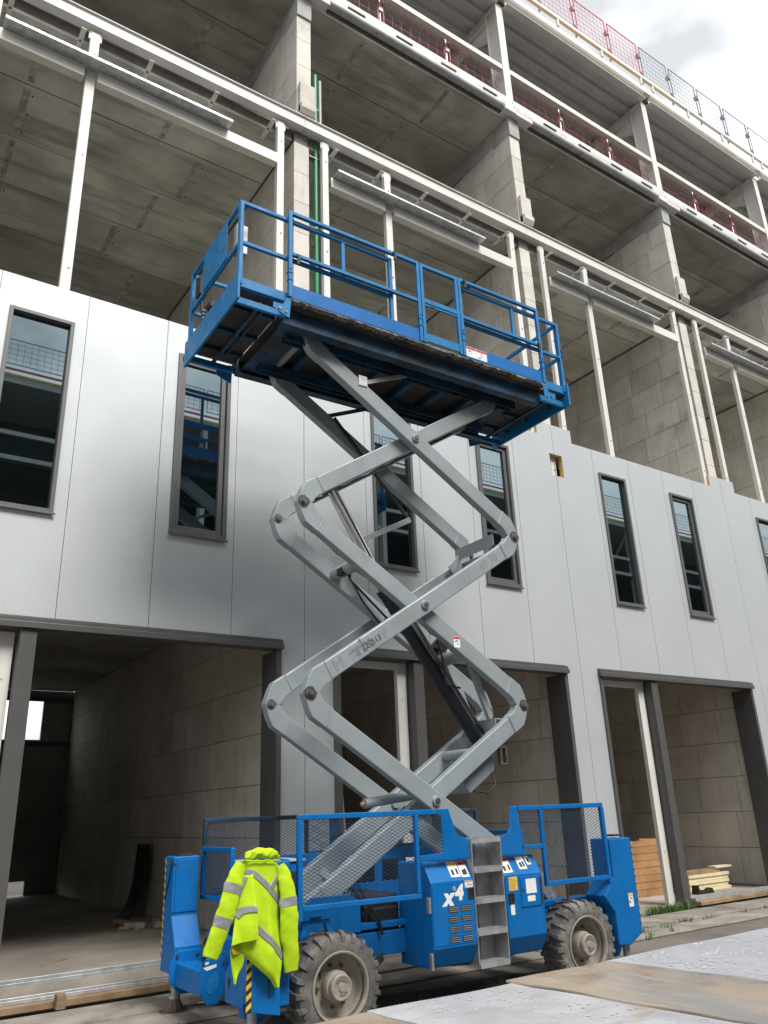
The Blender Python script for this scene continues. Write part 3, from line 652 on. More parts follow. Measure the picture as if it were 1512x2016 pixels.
for v, nm in ((VN, 1), (VF, -1)):
    p = MB(); a, b = sorted((v+.13*nm, v+.17*nm)); p.box(-1.92, 2.02, a, b, 6.93, ZF-.03); p.box(-1.92, 2.02, *sorted((v+.171*nm, v+.25*nm)), 6.93, 6.945); lp('side_channel', p, m_under, .006)  # shade under the deck edge is painted in by the darker blue
    p = MB(); p.box(-1.90, -.06, v-.022, v+.0, ZF, 7.36); p.box(-1.90, -.06, v-.035, v-.0225, ZF-.012, ZF+.004); lp('toe_board', p, m_blue, .003)
    p = MB(); p.box(.57, 2.0, v-.022, v+.0, ZF, 7.36); p.box(.57, 2.0, v-.035, v-.0225, ZF-.012, ZF+.004); lp('toe_board', p, m_blue, .003)
    p = MB(); x = -1.9; rr = random.Random(3)
    while x < 2.0:
        wv = rr.uniform(.03, .12); p.box(x, min(2.0, x+wv), *sorted((v-.030*nm, v+.125*nm)), ZF-.022-rr.uniform(0, .022), ZF-.0125); x += wv+.001
    lp('torn_seal', p, m_seal, 0)
    if nm > 0:
        rail_frame('guard_rail', -1.92, -.06, v-.02, 8.38, 7.80, ZF, (-1.897, -.083), ())
        rail_frame('guard_rail', .575, 2.02, v-.02, 8.38, 7.80, ZF, (.598, 1.997), ())
        gt = rail_frame('gate', -.05, .565, v-.02, 8.37, 7.82, ZF+.0, (-.027, .542), ())
        for z0_, z1_ in ((ZF+.03, ZF+.15), (7.74, 7.85)):
            p = MB(); p.box(-.02, .535, v-.031, v-.009, z0_, z1_); lp('gate_plate', p, m_bluel, .004, parent=gt)
        p = MB(); p.box(.10, .17, v-.036, v-.03, 7.755, 7.835); lp('latch', p, m_inkb, .002, parent=gt)
    else:
        rail_frame('guard_rail', -1.92, 2.02, v-.02, 8.38, 7.80, ZF, (-1.897, -.083, .575, 1.997), ())
    rail_frame('extension_rail', -2.5, -.45, v+.035*nm, 8.31, 7.76, ZF, (-2.477, -.472), (-1.16,))
    rail_frame('extension_rail', .62, 2.46, v+.035*nm, 8.31, 7.76, ZF, (2.437, .645), (1.57,))
    for u0, u1 in ((-2.5, -1.90), (2.0, 2.46)):
        p = MB(); p.box(u0, u1, *sorted((v+.03*nm, v+.075*nm)), 7.15, 7.27); p.box(u0, u1, *sorted((v+.076*nm, v+.20*nm)), 7.255, 7.268); p.box(u0, u1, *sorted((v+.09*nm, v+.13*nm)), 6.98, 7.06); lp('extension_channel', p, m_bluel, .004)
    for u0, s in ((-1.98, 1), (2.06, -1)):
        p = MB(); p.prism([(u0-.12*s, 6.98), (u0+.08*s, 6.90), (u0+.10*s, 7.16), (u0+.04*s, 7.16), (u0+.0*s, 7.06), (u0-.12*s, 7.05)], 'y', *sorted((v-.012*nm, v-.026*nm))); br = lp('roller_bracket', p, m_bluel, .004)
        p = MB(); p.cyl((u0-.04*s, v-.014*nm, 6.995), (u0-.04*s, v-.036*nm, 6.995), .02, 12); p.cyl((u0+.04*s, v-.014*nm, 6.97), (u0+.04*s, v-.036*nm, 6.97), .016, 12); lp('bolt', p, m_pin, 0, parent=br)
# extension decks and end plates
for u0, u1, ue in ((-2.49, -1.90, -2.52), (2.0, 2.45, 2.48)):
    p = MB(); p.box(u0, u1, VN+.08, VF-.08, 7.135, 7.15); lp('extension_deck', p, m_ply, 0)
    p = MB(); p.box(min(ue, u0 if ue < 0 else u1), max(ue, u0 if ue < 0 else u1)-.001, VN-.02, VF+.02, 6.96, 7.30)
    ep = lp('end_plate', p, m_bluel, .004)
    for yy in (-.5, -.02, .42):
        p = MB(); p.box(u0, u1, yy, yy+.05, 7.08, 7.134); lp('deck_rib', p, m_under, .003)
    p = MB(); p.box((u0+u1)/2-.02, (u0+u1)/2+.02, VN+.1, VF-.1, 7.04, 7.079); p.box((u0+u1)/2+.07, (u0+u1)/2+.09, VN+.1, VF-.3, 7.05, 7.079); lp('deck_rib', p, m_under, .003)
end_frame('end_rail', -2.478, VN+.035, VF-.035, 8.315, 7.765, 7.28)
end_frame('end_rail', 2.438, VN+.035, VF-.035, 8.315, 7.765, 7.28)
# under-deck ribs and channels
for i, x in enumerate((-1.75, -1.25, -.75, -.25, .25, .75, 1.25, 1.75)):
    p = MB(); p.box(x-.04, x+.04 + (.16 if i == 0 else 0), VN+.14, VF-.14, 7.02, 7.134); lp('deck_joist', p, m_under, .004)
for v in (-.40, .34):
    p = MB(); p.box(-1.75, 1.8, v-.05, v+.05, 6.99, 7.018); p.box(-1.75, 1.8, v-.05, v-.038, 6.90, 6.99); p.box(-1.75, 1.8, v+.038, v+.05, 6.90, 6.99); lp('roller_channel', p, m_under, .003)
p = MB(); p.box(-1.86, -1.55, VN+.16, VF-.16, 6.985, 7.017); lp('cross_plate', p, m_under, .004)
# control station on the end rail, cable, latches, sticker
p = MB(); p.box(-2.512, -2.503, -.46, .28, 7.74, 8.27); cs = lp('control_plate', p, m_bluel, .004)
p = MB()
for yy, zz in ((-.36, 8.16), (-.18, 8.02), (-.36, 7.9), (-.16, 8.18)): p.cyl((-2.513, yy, zz), (-2.518, yy, zz), .012, 8)
lp('rivet', p, m_pin, 0, parent=cs)
p = MB(); p.box(-2.44, -2.30, -.58, -.47, 7.78, 8.18); lp('control_box', p, m_galvm, .012, parent=cs)
p = MB(); p.tube([(-2.46, .45, 8.22), (-2.43, .50, 8.0), (-2.46, .48, 7.8), (-2.44, .45, 7.55), (-2.40, .40, 7.42)], .02, 8); p.box(-2.50, -2.40, .42, .56, 7.82, 8.1); lp('control_cable', p, m_black, .01, smooth=True)
p = MB()
for i in range(40): pass
p.tube([(-2.42+.03*math.cos(t*.9), .42+.03*math.sin(t*.9), 7.62-.008*t) for t in range(30)], .008, 6); lp('coil_cord', p, m_galv, 0, smooth=True)
p = MB(); p.box(-2.40, -1.95, .30, .62, 7.60, 7.68); lp('battery_tray', p, m_black, .01)
for u, z in ((-1.83, 7.70), (-.47, 8.30), (.66, 8.30), (1.93, 7.72), (2.37, 7.74)):
    p = MB(); p.prism([(u, z+.07), (u+.04, z+.07), (u+.05, z), (u+.03, z-.07), (u+.0, z-.06), (u+.015, z)], 'y', VN-.065, VN-.045); lp('latch_handle', p, m_black, .004)
for u in (-1.897, -.083, .598, 1.997):
    p = MB(); p.box(u-.028, u+.028, VN-.05, VN+.01, 7.50, 7.52); p.box(u-.028, u+.028, VN-.05, VN+.01, 7.40, 7.42); p.cyl((u, VN-.044, 7.56), (u, VN-.056, 7.56), .009, 8); lp('socket_band', p, m_blue, .002)
tb = [o_ for o_ in LF.children if o_.name.startswith('toe_board')]
decal('warning_sticker', .61, .80, 7.20, 7.345, VN-.0225, m_white, tb[1], m_redv); decal('warning_sticker', .802, .98, 7.20, 7.345, VN-.0225, m_white, tb[1], m_redv)

# --- chassis
for v in (-.62, .62):
    p = MB(); p.box(-2.0, 2.0, v-.06, v+.06, .52, .72); p.box(-1.9, 1.9, v-.075, v+.075, .745, .80); lp('chassis_rail', p, m_blue, .008)
for u in (-1.95, -1.0, 1.0, 1.9):
    p = MB(); p.box(u-.06, u+.06, -.559, .559, .50, .70); lp('cross_member', p, m_blue, .006)
for u in (-1.53, 1.36):
    p = MB(); p.cyl((u, -.80, .41), (u, .80, .41), .075, 16); p.box(u-.14, u+.14, -.16, .16, .27, .52); lp('axle', p, m_under, .006, smooth=False)
    for s in (-1, 1):
        p = MB(); p.box(u-.10, u+.10, *sorted((s*.70, s*.82)), .28, .56); lp('kingpin_block', p, m_under, .01)
# inner side plates with lightening holes
for v in (.66,):
    p = MB(); p.box(-1.7, 1.6, v, v+.012, .80, 1.02); p.box(-1.7, 1.6, v, v+.012, 1.24, 1.36)
    x = -1.7
    while x < 1.6: p.box(x, x+.10, v+.0005, v+.0115, 1.02, 1.24); x += .33
    lp('inner_plate', p, m_blue, .004)
p = MB(); p.prism([(-1.72, .74), (-1.1, .74), (-1.1, .98), (-1.22, 1.06), (-1.6, 1.06), (-1.72, .95)], 'y', -.74, -.70); lp('arm_anchor', p, m_blue, .006)
p = MB(); p.box(-1.0, -.62, -.40, .40, .75, .82); p.cyl((-.85, -.35, .85), (-.85, .3, .85), .09, 18); p.cyl((-.70, -.2, .9), (-.70, .2, .9), .12, 18); lp('hydraulic_pump', p, m_black, .01)
p = MB(); p.box(-.98, -.60, -.62, .50, .62, 1.02); p.box(-.94, -.64, -.66, -.621, .70, .92); lp('dark_void_fill', p, m_black, .02)  # added black mass standing in for the dark void inside the chassis
for i_ in range(4):
    p = MB(); p.tube([(-1.28+.05*i_, -.30-.05*i_, .86), (-1.18+.04*i_, -.52-.03*i_, 1.0+.05*i_), (-1.0+.05*i_, -.60, .96-.04*i_), (-.86+.02*i_, -.64, .74-.03*i_)], .015, 8); lp('hose', p, m_black, 0, smooth=True)
p = MB(); p.bar((-1.26, -.30, 1.24), (-.80, -.36, .84), .05, .07); lp('tie_bar', p, m_arm, .004)
p = MB(); p.box(-1.05, .9, -.45, .45, .60, .64); lp('belly_tray', p, m_galvm, .004)
p = MB(); p.tube([(-1.02, -.64, .86), (-.98, -.70, .95), (-.9, -.72, .84), (-.86, -.72, .70)], .014, 8); p.tube([(-1.3, -.72, .62), (-1.1, -.74, .52), (-.95, -.73, .50), (-.85, -.7, .54)], .016, 8); p.tube([(-1.3, -.72, .60), (-1.1, -.75, .48), (-.95, -.74, .46), (-.85, -.7, .50)], .016, 8); lp('hose_bundle', p, m_black, 0, smooth=True)
p = MB(); p.prism([(-1.86, .80), (-1.82, .92), (-1.58, .92), (-1.54, .80), (-1.59, .80), (-1.62, .885), (-1.78, .885), (-1.81, .80)], 'y', -1.02, -.96); p.cyl((-1.70, -.99, .92), (-1.70, -.99, .945), .05, 16); lp('lifting_lug', p, m_blue, .004)
# engine and control cabinets
def cabinet(nm, u0, u1):
    p = MB(); p.prism([(-1.02, 1.29), (-1.135, 1.12), (-1.135, .58), (-1.04, .42), (-.60, .42), (-.60, 1.29)], 'x', u0, u1); return lp(nm, p, m_blue, .012)
cl = cabinet('engine_cabinet', -.585, -.085); cr = cabinet('control_cabinet', .30, .79)
p = MB(); p.box(-.575, -.095, -1.139, -1.1355, .60, 1.11); lp('cabinet_door', p, m_blue, .003, parent=cl)
for zz in (1.0, .55):
    p = MB(); p.cyl((-.592, -1.11, zz), (-.592, -1.11, zz-.13), .012, 10); p.box(-.60, -.588, -1.10, -1.07, zz-.13, zz); lp('hinge', p, m_galvm, .002, parent=cl)
for c_ in range(2):
    for r_ in range(4):
        u0 = -.405+.145*c_; z0 = .615+.082*r_
        lv_ = MB(); lv_.box(u0, u0+.115, -1.141, -1.1395, z0, z0+.052); v_ = lp('vent', lv_, m_inkb, 0, parent=cl)
        for q in range(3):
            lv_ = MB(); lv_.box(u0+.004, u0+.111, -1.1455, -1.1415, z0+.006+q*.016, z0+.012+q*.016); lp('louvre', lv_, m_galvm, 0, parent=v_ if False else cl)
text('stencil_marking', 'x', .19, (-.405, -1.1405, .985), m_white, cl, shear=.25, bold=.011); text('stencil_marking', '4', .165, (-.275, -1.1405, 1.015), m_white, cl, shear=.15, bold=.011)
for (u0, z0, par) in ((-.17, .96, cl), (.325, .875, cr)):
    p = MB(); p.frame(u0, u0+.07, z0, z0+.09, -1.148, -1.1395 if par is cl else -1.1355, .012); lp('handle_frame', p, m_inkb, .002, parent=par); p = MB(); p.box(u0+.013, u0+.057, -1.142, -1.1396 if par is cl else -1.1356, z0+.013, z0+.077); lp('paddle_handle', p, m_black, .002, parent=par)
p = MB(); p.cyl((-.33, -1.1395, 1.185-.13), (-.33, -1.15, 1.185-.13), .022, 14); lp('lock', p, m_galvm, .002, parent=cl)
decal('warning_sticker', -.20, -.105, .995+.06, 1.115, -1.1395, m_white, cl, m_orange)
def slant_decal(u0, u1, f0, f1, mat, parent, strip):      # on the sloping lid between (v -1.02,z 1.29) and (v -1.135,z 1.12)
    A = Vector((0, -1.135, 1.12)); Bv = Vector((0, -1.02, 1.29)); nn = Vector((0, -.17, .115)).normalized()
    def sheet(a0, a1, g0, g1, off, mt, nm):
        q = MB(); P = [A.lerp(Bv, g0)+nn*off, A.lerp(Bv, g1)+nn*off, A.lerp(Bv, g1)+nn*(off-.001), A.lerp(Bv, g0)+nn*(off-.001)]
        q.prism([(v_.y, v_.z) for v_ in P], 'x', a0, a1); return lp(nm, q, mt, 0, parent=parent)
    sheet(u0, u1, f0, f1, .002, mat, 'warning_sticker'); sheet(u0+.004, u1-.004, f1-(f1-f0)*.25, f1-.02, .0035, strip, 'heading')
    sheet(u0+.02, u0+.05, f0+.1, f0+.35, .0035, m_inkb, 'pictogram'); sheet(u1-.04, u1-.015, f0+.12, f0+.4, .0035, m_inkb, 'pictogram')
slant_decal(-.33, -.215, .18, .92, m_white, cl, m_yellow); slant_decal(-.205, -.115, .14, .92, m_white, cl, m_redv)
slant_decal(.305, .43, .14, .92, m_white, cr, m_redv); slant_decal(.53, .63, .25, .9, m_white, cr, m_white); slant_decal(.655, .71, .45, .9, m_white, cr, m_white)
p = MB(); p.box(.345, .455, -1.1368, -1.1355, .985, 1.085+.02); ys = lp('yellow_notice', p, m_yellow, 0, parent=cr)
p = MB()
for i in range(8): p.box(.358, .44-.02*(i % 3 == 1), -1.1376, -1.1369, 1.0+.012*i, 1.003+.012*i)
lp('notice_print', p, m_wood2, 0, parent=cr)
p = MB(); p.box(.49, .755, -1.144, -1.1355, .83, 1.10); hd = lp('hatch', p, m_blue, .004, parent=cr)
p = MB(); p.box(.74, .762, -1.149, -1.1445, .845, 1.085); lp('hatch_hinge', p, m_inkb, .002, parent=cr)
for q_ in ((.555, .69, -1.146, -1.1443, .945, 1.075), (.565, .665, -1.146, -1.1443, .875, .925), (.345, .395, -1.1375, -1.1358, .775, .865)):
    p = MB(); p.box(*q_); lp('paper_label', p, m_white, 0, parent=cr)
p = MB(); p.box(.50, .525, -1.1455, -1.1443, .965, .99); lp('lock', p, m_inkb, 0, parent=cr)
# ladder
p = MB(); p.box(-.083, -.072, -1.13, -.92, .40, 1.47); p.box(.281, .292, -1.13, -.92, .40, 1.47); p.box(-.071, .28, -.935, -.925, .40, 1.46); p.box(.10, .112, -.945, -.936, .42, 1.45); ld = lp('ladder', p, m_galvm, .002)
for zz in (.405, .672, .938, 1.204, 1.466):
    p = MB(); p.box(-.071, .28, -1.14, -.99, zz, zz+.012); p.box(-.071, .28, -1.14, -1.132, zz-.035, zz)
    for q in range(16): p.box(-.06+q*.021, -.048+q*.021, -1.143, -1.133, zz+.0125, zz+.018)
    lp('rung', p, m_galv, .001, parent=ld)
# --- mesh guards
def expanded(nm, poly_u0, poly_u1, z0, z1, v, parent, mat, au=True, dw=.062, dh=.030, th=.0038):
    """expanded metal infill: diamonds, clipped to the rectangle"""
    m = MB(); sl_ = dh/dw
    W_, H_ = poly_u1-poly_u0, z1-z0
    def seg(c, s):                                # z = z0 + c + s*(u-u0)
        pts = []
        for u in (0, W_):
            z = c+s*sl_*u
            if 0 <= z <= H_: pts.append((u, z))
        for z in (0, H_):
            u = (z-c)/(s*sl_)
            if 0 < u < W_: pts.append((u, z))
        if len(pts) >= 2:
            pts.sort(); p_, q_ = pts[0], pts[-1]
            if q_[0]-p_[0] > .01:
                dv = .0012*s
                if au: m.bar((poly_u0+p_[0], v+dv, z0+p_[1]), (poly_u0+q_[0], v+dv, z0+q_[1]), .002, th, (0, 0, 1))
                else: m.bar((v+dv, poly_u0+p_[0], z0+p_[1]), (v+dv, poly_u0+q_[0], z0+q_[1]), .002, th, (0, 0, 1))
    c = -W_*sl_
    while c < H_: seg(c, 1); c += dh
    c = 0.
    while c < H_+W_*sl_: seg(c, -1); c += dh
    return lp(nm, m, mat, 0, parent=parent)
m_wire = M('expanded_metal_paint', (.018, .055, .12), .5, .1, .2, 8)
for v in (-1.10, 1.06):
    t = .022
    p = MB(); p.box(-1.93, -.40, v-t, v+t, 1.705, 1.75); p.box(-1.93, -1.885, v-t, v+t, .93 if v < 0 else .98, 1.704); p.box(-.72, -.68, v-t+.001, v+t-.001, 1.045, 1.704); p.box(-1.884, -.68, v-t, v+t, 1.0, 1.044)
    p.prism([(-.40, 1.75), (-.31, 1.75), (-.235, 1.54), (-.20, 1.50), (-.09, 1.475), (-.09, 1.30), (-.679, 1.31), (-.679, 1.355), (-.40, 1.365)], 'y', v-.006, v+.006)
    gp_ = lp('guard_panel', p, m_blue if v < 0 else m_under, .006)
    expanded('mesh_infill', -1.885, -.72, 1.044, 1.705, v, gp_, m_wire); expanded('mesh_infill', -.68, -.40, 1.36, 1.705, v, gp_, m_wire)
    p = MB(); p.box(.57, 1.80, v-t, v+t, 1.705, 1.75); p.box(1.765, 1.81, v-t, v+t, .94, 1.704); p.box(.86, .90, v-t+.001, v+t-.001, 1.03, 1.704); p.box(.86, 1.764, v-t, v+t, .985, 1.029)
    p.box(.60, .859, v-t, v+t, 1.34, 1.38)
    p.prism([(.30, 1.30), (.30, 1.475), (.405, 1.50), (.44, 1.54), (.475, 1.75), (.57, 1.75), (.60, 1.375), (.60, 1.30)], 'y', v-.006, v+.006)
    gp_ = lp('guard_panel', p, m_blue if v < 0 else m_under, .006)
    expanded('mesh_infill', .58, .86, 1.38, 1.705, v, gp_, m_wire); expanded('mesh_infill', .90, 1.765, 1.03, 1.705, v, gp_, m_wire)
for u in (-1.93, 1.83):                            # end guards
    p = MB(); t = .022
    p.box(u-t, u+t, .25, 1.04, 1.43, 1.475); p.box(u-t, u+t, .25, 1.04, .98, 1.025); p.box(u-t, u+t, .995, 1.04, 1.0251, 1.4299); p.box(u-t, u+t, .25, .295, 1.0251, 1.4299)
    gp_ = lp('guard_panel', p, m_blue, .006); expanded('mesh_infill', .295, .995, 1.025, 1.43, u, gp_, m_wire, au=False)
p = MB(); p.box(-1.96, -1.90, -.95, -.2, .96, 1.40); lp('fuel_tank', p, m_blue, .03)
p = MB(); p.box(-1.84, -1.36, -.12, .52, 1.0, 1.33); tc_ = lp('tray_cover', p, m_blue, .02)
p = MB(); p.box(-1.86, -1.34, -.14, .54, 1.332, 1.35); lp('tray_lid', p, m_conc2, .004, parent=tc_)
for q_ in (-1.80, -1.58):
    p = MB(); p.box(q_, q_+.17, -.128, -.121, 1.08, 1.25); lp('tray_opening', p, m_inkb, .02, parent=tc_)
p = MB(); p.prism([(.95, 1.18), (1.35, .78), (1.44, .76), (1.46, .83), (1.12, 1.24)], 'y', -.62, -.55); p.cyl((1.40, -.64, .81), (1.40, -.53, .81), .035, 14); lp('pivot_arm', p, m_arm, .008)
p = MB(); p.box(1.25, 1.27, -1.0, -.98, .80, 1.0); lp('guard_stay', p, m_rust, 0)

# --- wheels
def wheel_meshes():
    prof = [(.235, -.135), (.26, -.150), (.33, -.155), (.375, -.140), (.392, -.10), (.392, .10), (.375, .140), (.33, .155), (.26, .150), (.235, .135)]
    t = MB(); t.lathe(prof, (0, 0, 0), 56, close=True)
    n = 22
    for i in range(n):
        for s in (-1, 1):
            a0 = 2*math.pi*(i+(.5 if s > 0 else 0))/n
            def P(r, da, y): return (r*math.cos(a0+da), y*s, r*math.sin(a0+da))
            rings = [((.01, -.045, .045), .388, .412), ((.075, -.05, .055), .388, .412), ((.135, -.075, .035), .375, .405), ((.158, -.08, .025), .335, .372)]
            vs_, fs_ = [], []
            for y, d0, d1 in [r[0] for r in rings]: pass
            for (y, d0, d1), rb_, rt in rings:
                sh = .10*(y/.15)
                vs_ += [P(rb_, d0+sh, y), P(rb_, d1+sh, y), P(rt, d1+sh-.008, y), P(rt, d0+sh+.008, y)]
            for q in range(3):
                o_ = q*4
                fs_ += [(o_+3, o_+2, o_+6, o_+7), (o_, o_+3, o_+7, o_+4), (o_+1, o_+5, o_+6, o_+2), (o_, o_+4, o_+5, o_+1)]
            fs_ += [(0, 1, 2, 3), (15, 14, 13, 12)]
            t.add(vs_, fs_)
    tm = t.mesh('tyre', m_tyre); tm.polygons.foreach_set('use_smooth', [True]*len(tm.polygons)); tm.set_sharp_from_angle(angle=R(32))
    r = MB(); r.lathe([(.262, -.152), (.268, -.158), (.262, -.163), (.25, -.160), (.238, -.13), (.230, -.05), (.222, -.03), (.15, -.025), (.0, -.025)], (0, 0, 0), 48)
    rm = r.mesh('rim', m_rim); rm.polygons.foreach_set('use_smooth', [True]*len(rm.polygons)); rm.set_sharp_from_angle(angle=R(35))
    h = MB(); h.lathe([(.118, -.025), (.118, -.10), (.112, -.112), (.10, -.116), (.098, -.165), (.092, -.172), (.082, -.172), (.078, -.166), (.03, -.166), (.028, -.174), (.0, -.174)], (0, 0, 0), 36)
    hm = h.mesh('hub', m_hub); hm.polygons.foreach_set('use_smooth', [True]*len(hm.polygons)); hm.set_sharp_from_angle(angle=R(35))
    l = MB(); l.cyl((0, -.025, 0), (0, -.055, 0), .014, 6); lm = l.mesh('lug_nut', m_rust)
    return tm, rm, hm, lm
tm, rm, hm, lm = wheel_meshes()
for u, rot in ((-1.53, .3), (1.36, .9)):
    for s in (-1, 1):
        wo = link('wheel', tm, LF); wo.location = (u, s*.955, .412); wo.rotation_euler = (0, rot, 0 if s < 0 else math.pi)
        link('rim', rm, wo); link('hub', hm, wo)
        if s < 0:
            for i in range(9):
                a = 2*math.pi*i/9; n_ = link('lug_nut', lm, wo); n_.location = (.155*math.cos(a), 0, .155*math.sin(a))
            for i, ch in enumerate('TORQUE'):
                a = R(155-22*i)+rot-.2; tx = text('hub_lettering', ch, .034, (.056*math.cos(a), -.1668, .056*math.sin(a)), m_pin, wo, a-math.pi/2, .0008)
            for i, ch in enumerate('HUB'):
                a = R(-62-28*(i-1)*-1)+rot-.2; tx = text('hub_lettering', ch, .034, (.056*math.cos(a), -.1668, .056*math.sin(a)), m_pin, wo, a+math.pi/2, .0008)

# --- outriggers
def jack(parent, u, v, zt=.5):
    p = MB(); p.cyl((u, v, .16), (u, v, zt), .038, 16); p.cyl((u, v, .13), (u, v, .165), .055, 16); lp('jack_rod', p, m_galvm, 0, parent=parent, smooth=True)
    p = MB(); p.cyl((u, v, .012), (u, v, .03), .135, 24); p.cyl((u, v, .03), (u, v, .13), .10, 10, r2=.05); lp('jack_foot', p, m_rust, .005, parent=parent)
def hazard(parent, u0, u1, v0, v1, z0, z1, along='v'):
    n = int((z1-z0)/.07)
    p = MB(); p.box(u0, u1, v0, v1, z0, z1); lp('hazard_tape', p, m_inkb, 0, parent=parent)
    q = MB()
    for i in range(n):
        z = z0+(z1-z0)*(i+.15)/n; hh = (z1-z0)/n*.5
        if along == 'v': q.prism([(v0-.0005, z), (v0-.0005, z+hh), (v1+.0005, z+hh+.03), (v1+.0005, z+.03)], 'x', u0-.0012, u1+.0012)
        else: q.prism([(u0-.0005, z), (u0-.0005, z+hh), (u1+.0005, z+hh+.03), (u1+.0005, z+.03)], 'y', v0-.0012, v1+.0012)
    lp('hazard_stripe', q, m_yellow, 0, parent=parent)
for end in (-1, 1):
    ue = -2.16 if end < 0 else 2.0
    if end < 0:
        p = MB(); p.box(-2.27, -2.05, .10, .78, .27, .47); lp('outrigger_beam', p, m_blue, .012)
        p = MB(); p.box(-2.03, -1.85, -.78, .06, .27, .47); lp('outrigger_beam', p, m_blue, .012)
    else:
        p = MB(); p.box(ue-.11, ue+.11, -.78, .78, .27, .47); lp('outrigger_beam', p, m_blue, .012)
    for s in (-1, 1):
        vc = s*1.0
        u0, u1 = (-2.29, -2.02) if end < 0 else (1.80, 2.17)
        if end < 0:
            p = MB(); p.prism([(s*1.15, .36), (s*1.15, 1.40), (s*.90, 1.40), (s*.90, .86), (s*.76, .60), (s*.76, .48), (s*.86, .36)], 'x', u0, u1)
        else:
            p = MB(); p.prism([(1.66, .83), (1.83, 1.0), (1.83, 1.38), (2.17, 1.38), (2.17, .44), (1.98, .345), (1.80, .36), (1.80, .66)], 'y', *sorted((s*1.12, s*.84)))
        ob = lp('outrigger_tower', p, m_blue, .012)
        p = MB(); p.box((u0+u1)/2-.06, (u0+u1)/2+.08, *sorted((s*.95, s*1.1)), 1.40, 1.418); lp('tower_cap', p, m_inkb, .004, parent=ob)
        if end < 0: hazard(ob, u0-.002, u0, *sorted((s*1.12, s*1.149)), .5, 1.38)
        else: hazard(ob, u1, u1+.002, *sorted((s*1.09, s*1.119)), .46, 1.36)
        jack(ob, (-2.27 if s < 0 else -2.18) if end < 0 else ue+.02, vc)
        if end < 0 and s > 0:
            p = MB(); p.box(u0+.025, u1-.015, .8905, .8985, .89, 1.37); lp('tower_cover', p, m_blue, .003, parent=ob)
            p = MB()
            for q in ((u0+.012, 1.34), (u0+.012, .9), (u0+.012, .8), (u0+.012, .5)): p.cyl((q[0], .9, q[1]), (q[0], .885, q[1]), .011, 8)
            lp('bolt', p, m_pin, 0, parent=ob)
            p = MB(); p.tube([(u0-.004, 1.10, 1.0), (u0-.006, 1.0, 1.18), (u0-.004, .93, 1.36)], .007, 6); lp('tether', p, m_black, 0, parent=ob)
    # gusset plates along the beam with oval openings
    for vv, par in ((.80, None), (.14, None), (-.78, None)):
        c = ue; gw = .17 if end > 0 or vv > .5 else .115
        p = MB(); p.prism([(c-gw, .46), (c-gw*.6, .57), (c+gw*.85, .57), (c+gw, .50), (c+gw, .30), (c+gw*.5, .20), (c-gw*.4, .20), (c-gw, .32)], 'y', vv-.05, vv-.02); gq = lp('gusset_plate', p, m_blue, .006)
        ov = [(c-.0+.055*math.cos(t)+.02*math.sin(t), .37+.085*math.sin(t)) for t in [2*math.pi*i/20 for i in range(20)]]
        p = MB(); p.prism(ov, 'y', vv-.054, vv-.0505); lp('oval_cover', p, m_bluel if vv < .5 else m_galvm, .002, parent=gq)
        p = MB()
        for q in ((c+.10, .53), (c-.10, .53)): p.cyl((q[0], vv-.05, q[1]), (q[0], vv-.066, q[1]), .018, 6)
        lp('bolt', p, m_pin, 0, parent=gq)
        if vv == .14 and end < 0:
            p = MB(); p.prism([(c-.12, .535), (c-.04, .545), (c-.05, .525), (c-.11, .515)], 'y', vv-.052, vv-.0505); p.prism([(c-.10, .50), (c+.03, .52), (c+.03, .495), (c-.06, .475)], 'y', vv-.052, vv-.0505); lp('torn_sticker', p, m_white, 0, parent=gq)
    p = MB(); p.prism([(-.75, .28), (-.28, .28), (-.26, .50), (-.34, .57), (-.75, .57)], 'x', ue-.04, ue+.26); bb = lp('beam_box', p, m_blue, .01)
    p = MB(); p.prism([(-.37+.022*math.cos(t), .44+.04*math.sin(t)) for t in [2*math.pi*i/14 for i in range(14)]], 'x', ue-.043, ue-.0405); lp('slot', p, m_inkb, 0, parent=bb)
    p = MB(); p.box(ue, ue+.08, -.6, -.48, .20, .279); lp('hook', p, m_blue, .008, parent=bb)
    p = MB(); p.box(ue+(.14 if end < 0 else -.30), ue+(.30 if end < 0 else -.14), -.30, .30, .40, .60); lp('end_link', p, m_blue, .01)
p = MB(); p.prism([(-2.36, .36), (-2.12, .31), (-2.12, .80), (-2.36, .80)], 'y', -1.19, -1.16); np_ = lp('outrigger_plate', p, m_blue, .006)
p = MB()
for i in range(4): p.box(-2.225, -2.207, -1.1925, -1.1905, .44+.035*i, .465+.035*i)
lp('slot', p, m_inkb, 0, parent=np_)
hazard(np_, -2.405, -2.365, -1.19, -1.186, .36, .78, 'u')
tw = [o_ for o_ in LF.children if o_.name.startswith('outrigger_tower')][2]
decal('warning_sticker', 2.02, 2.09, .70, .83, -1.1205, m_white, tw, m_yellow)

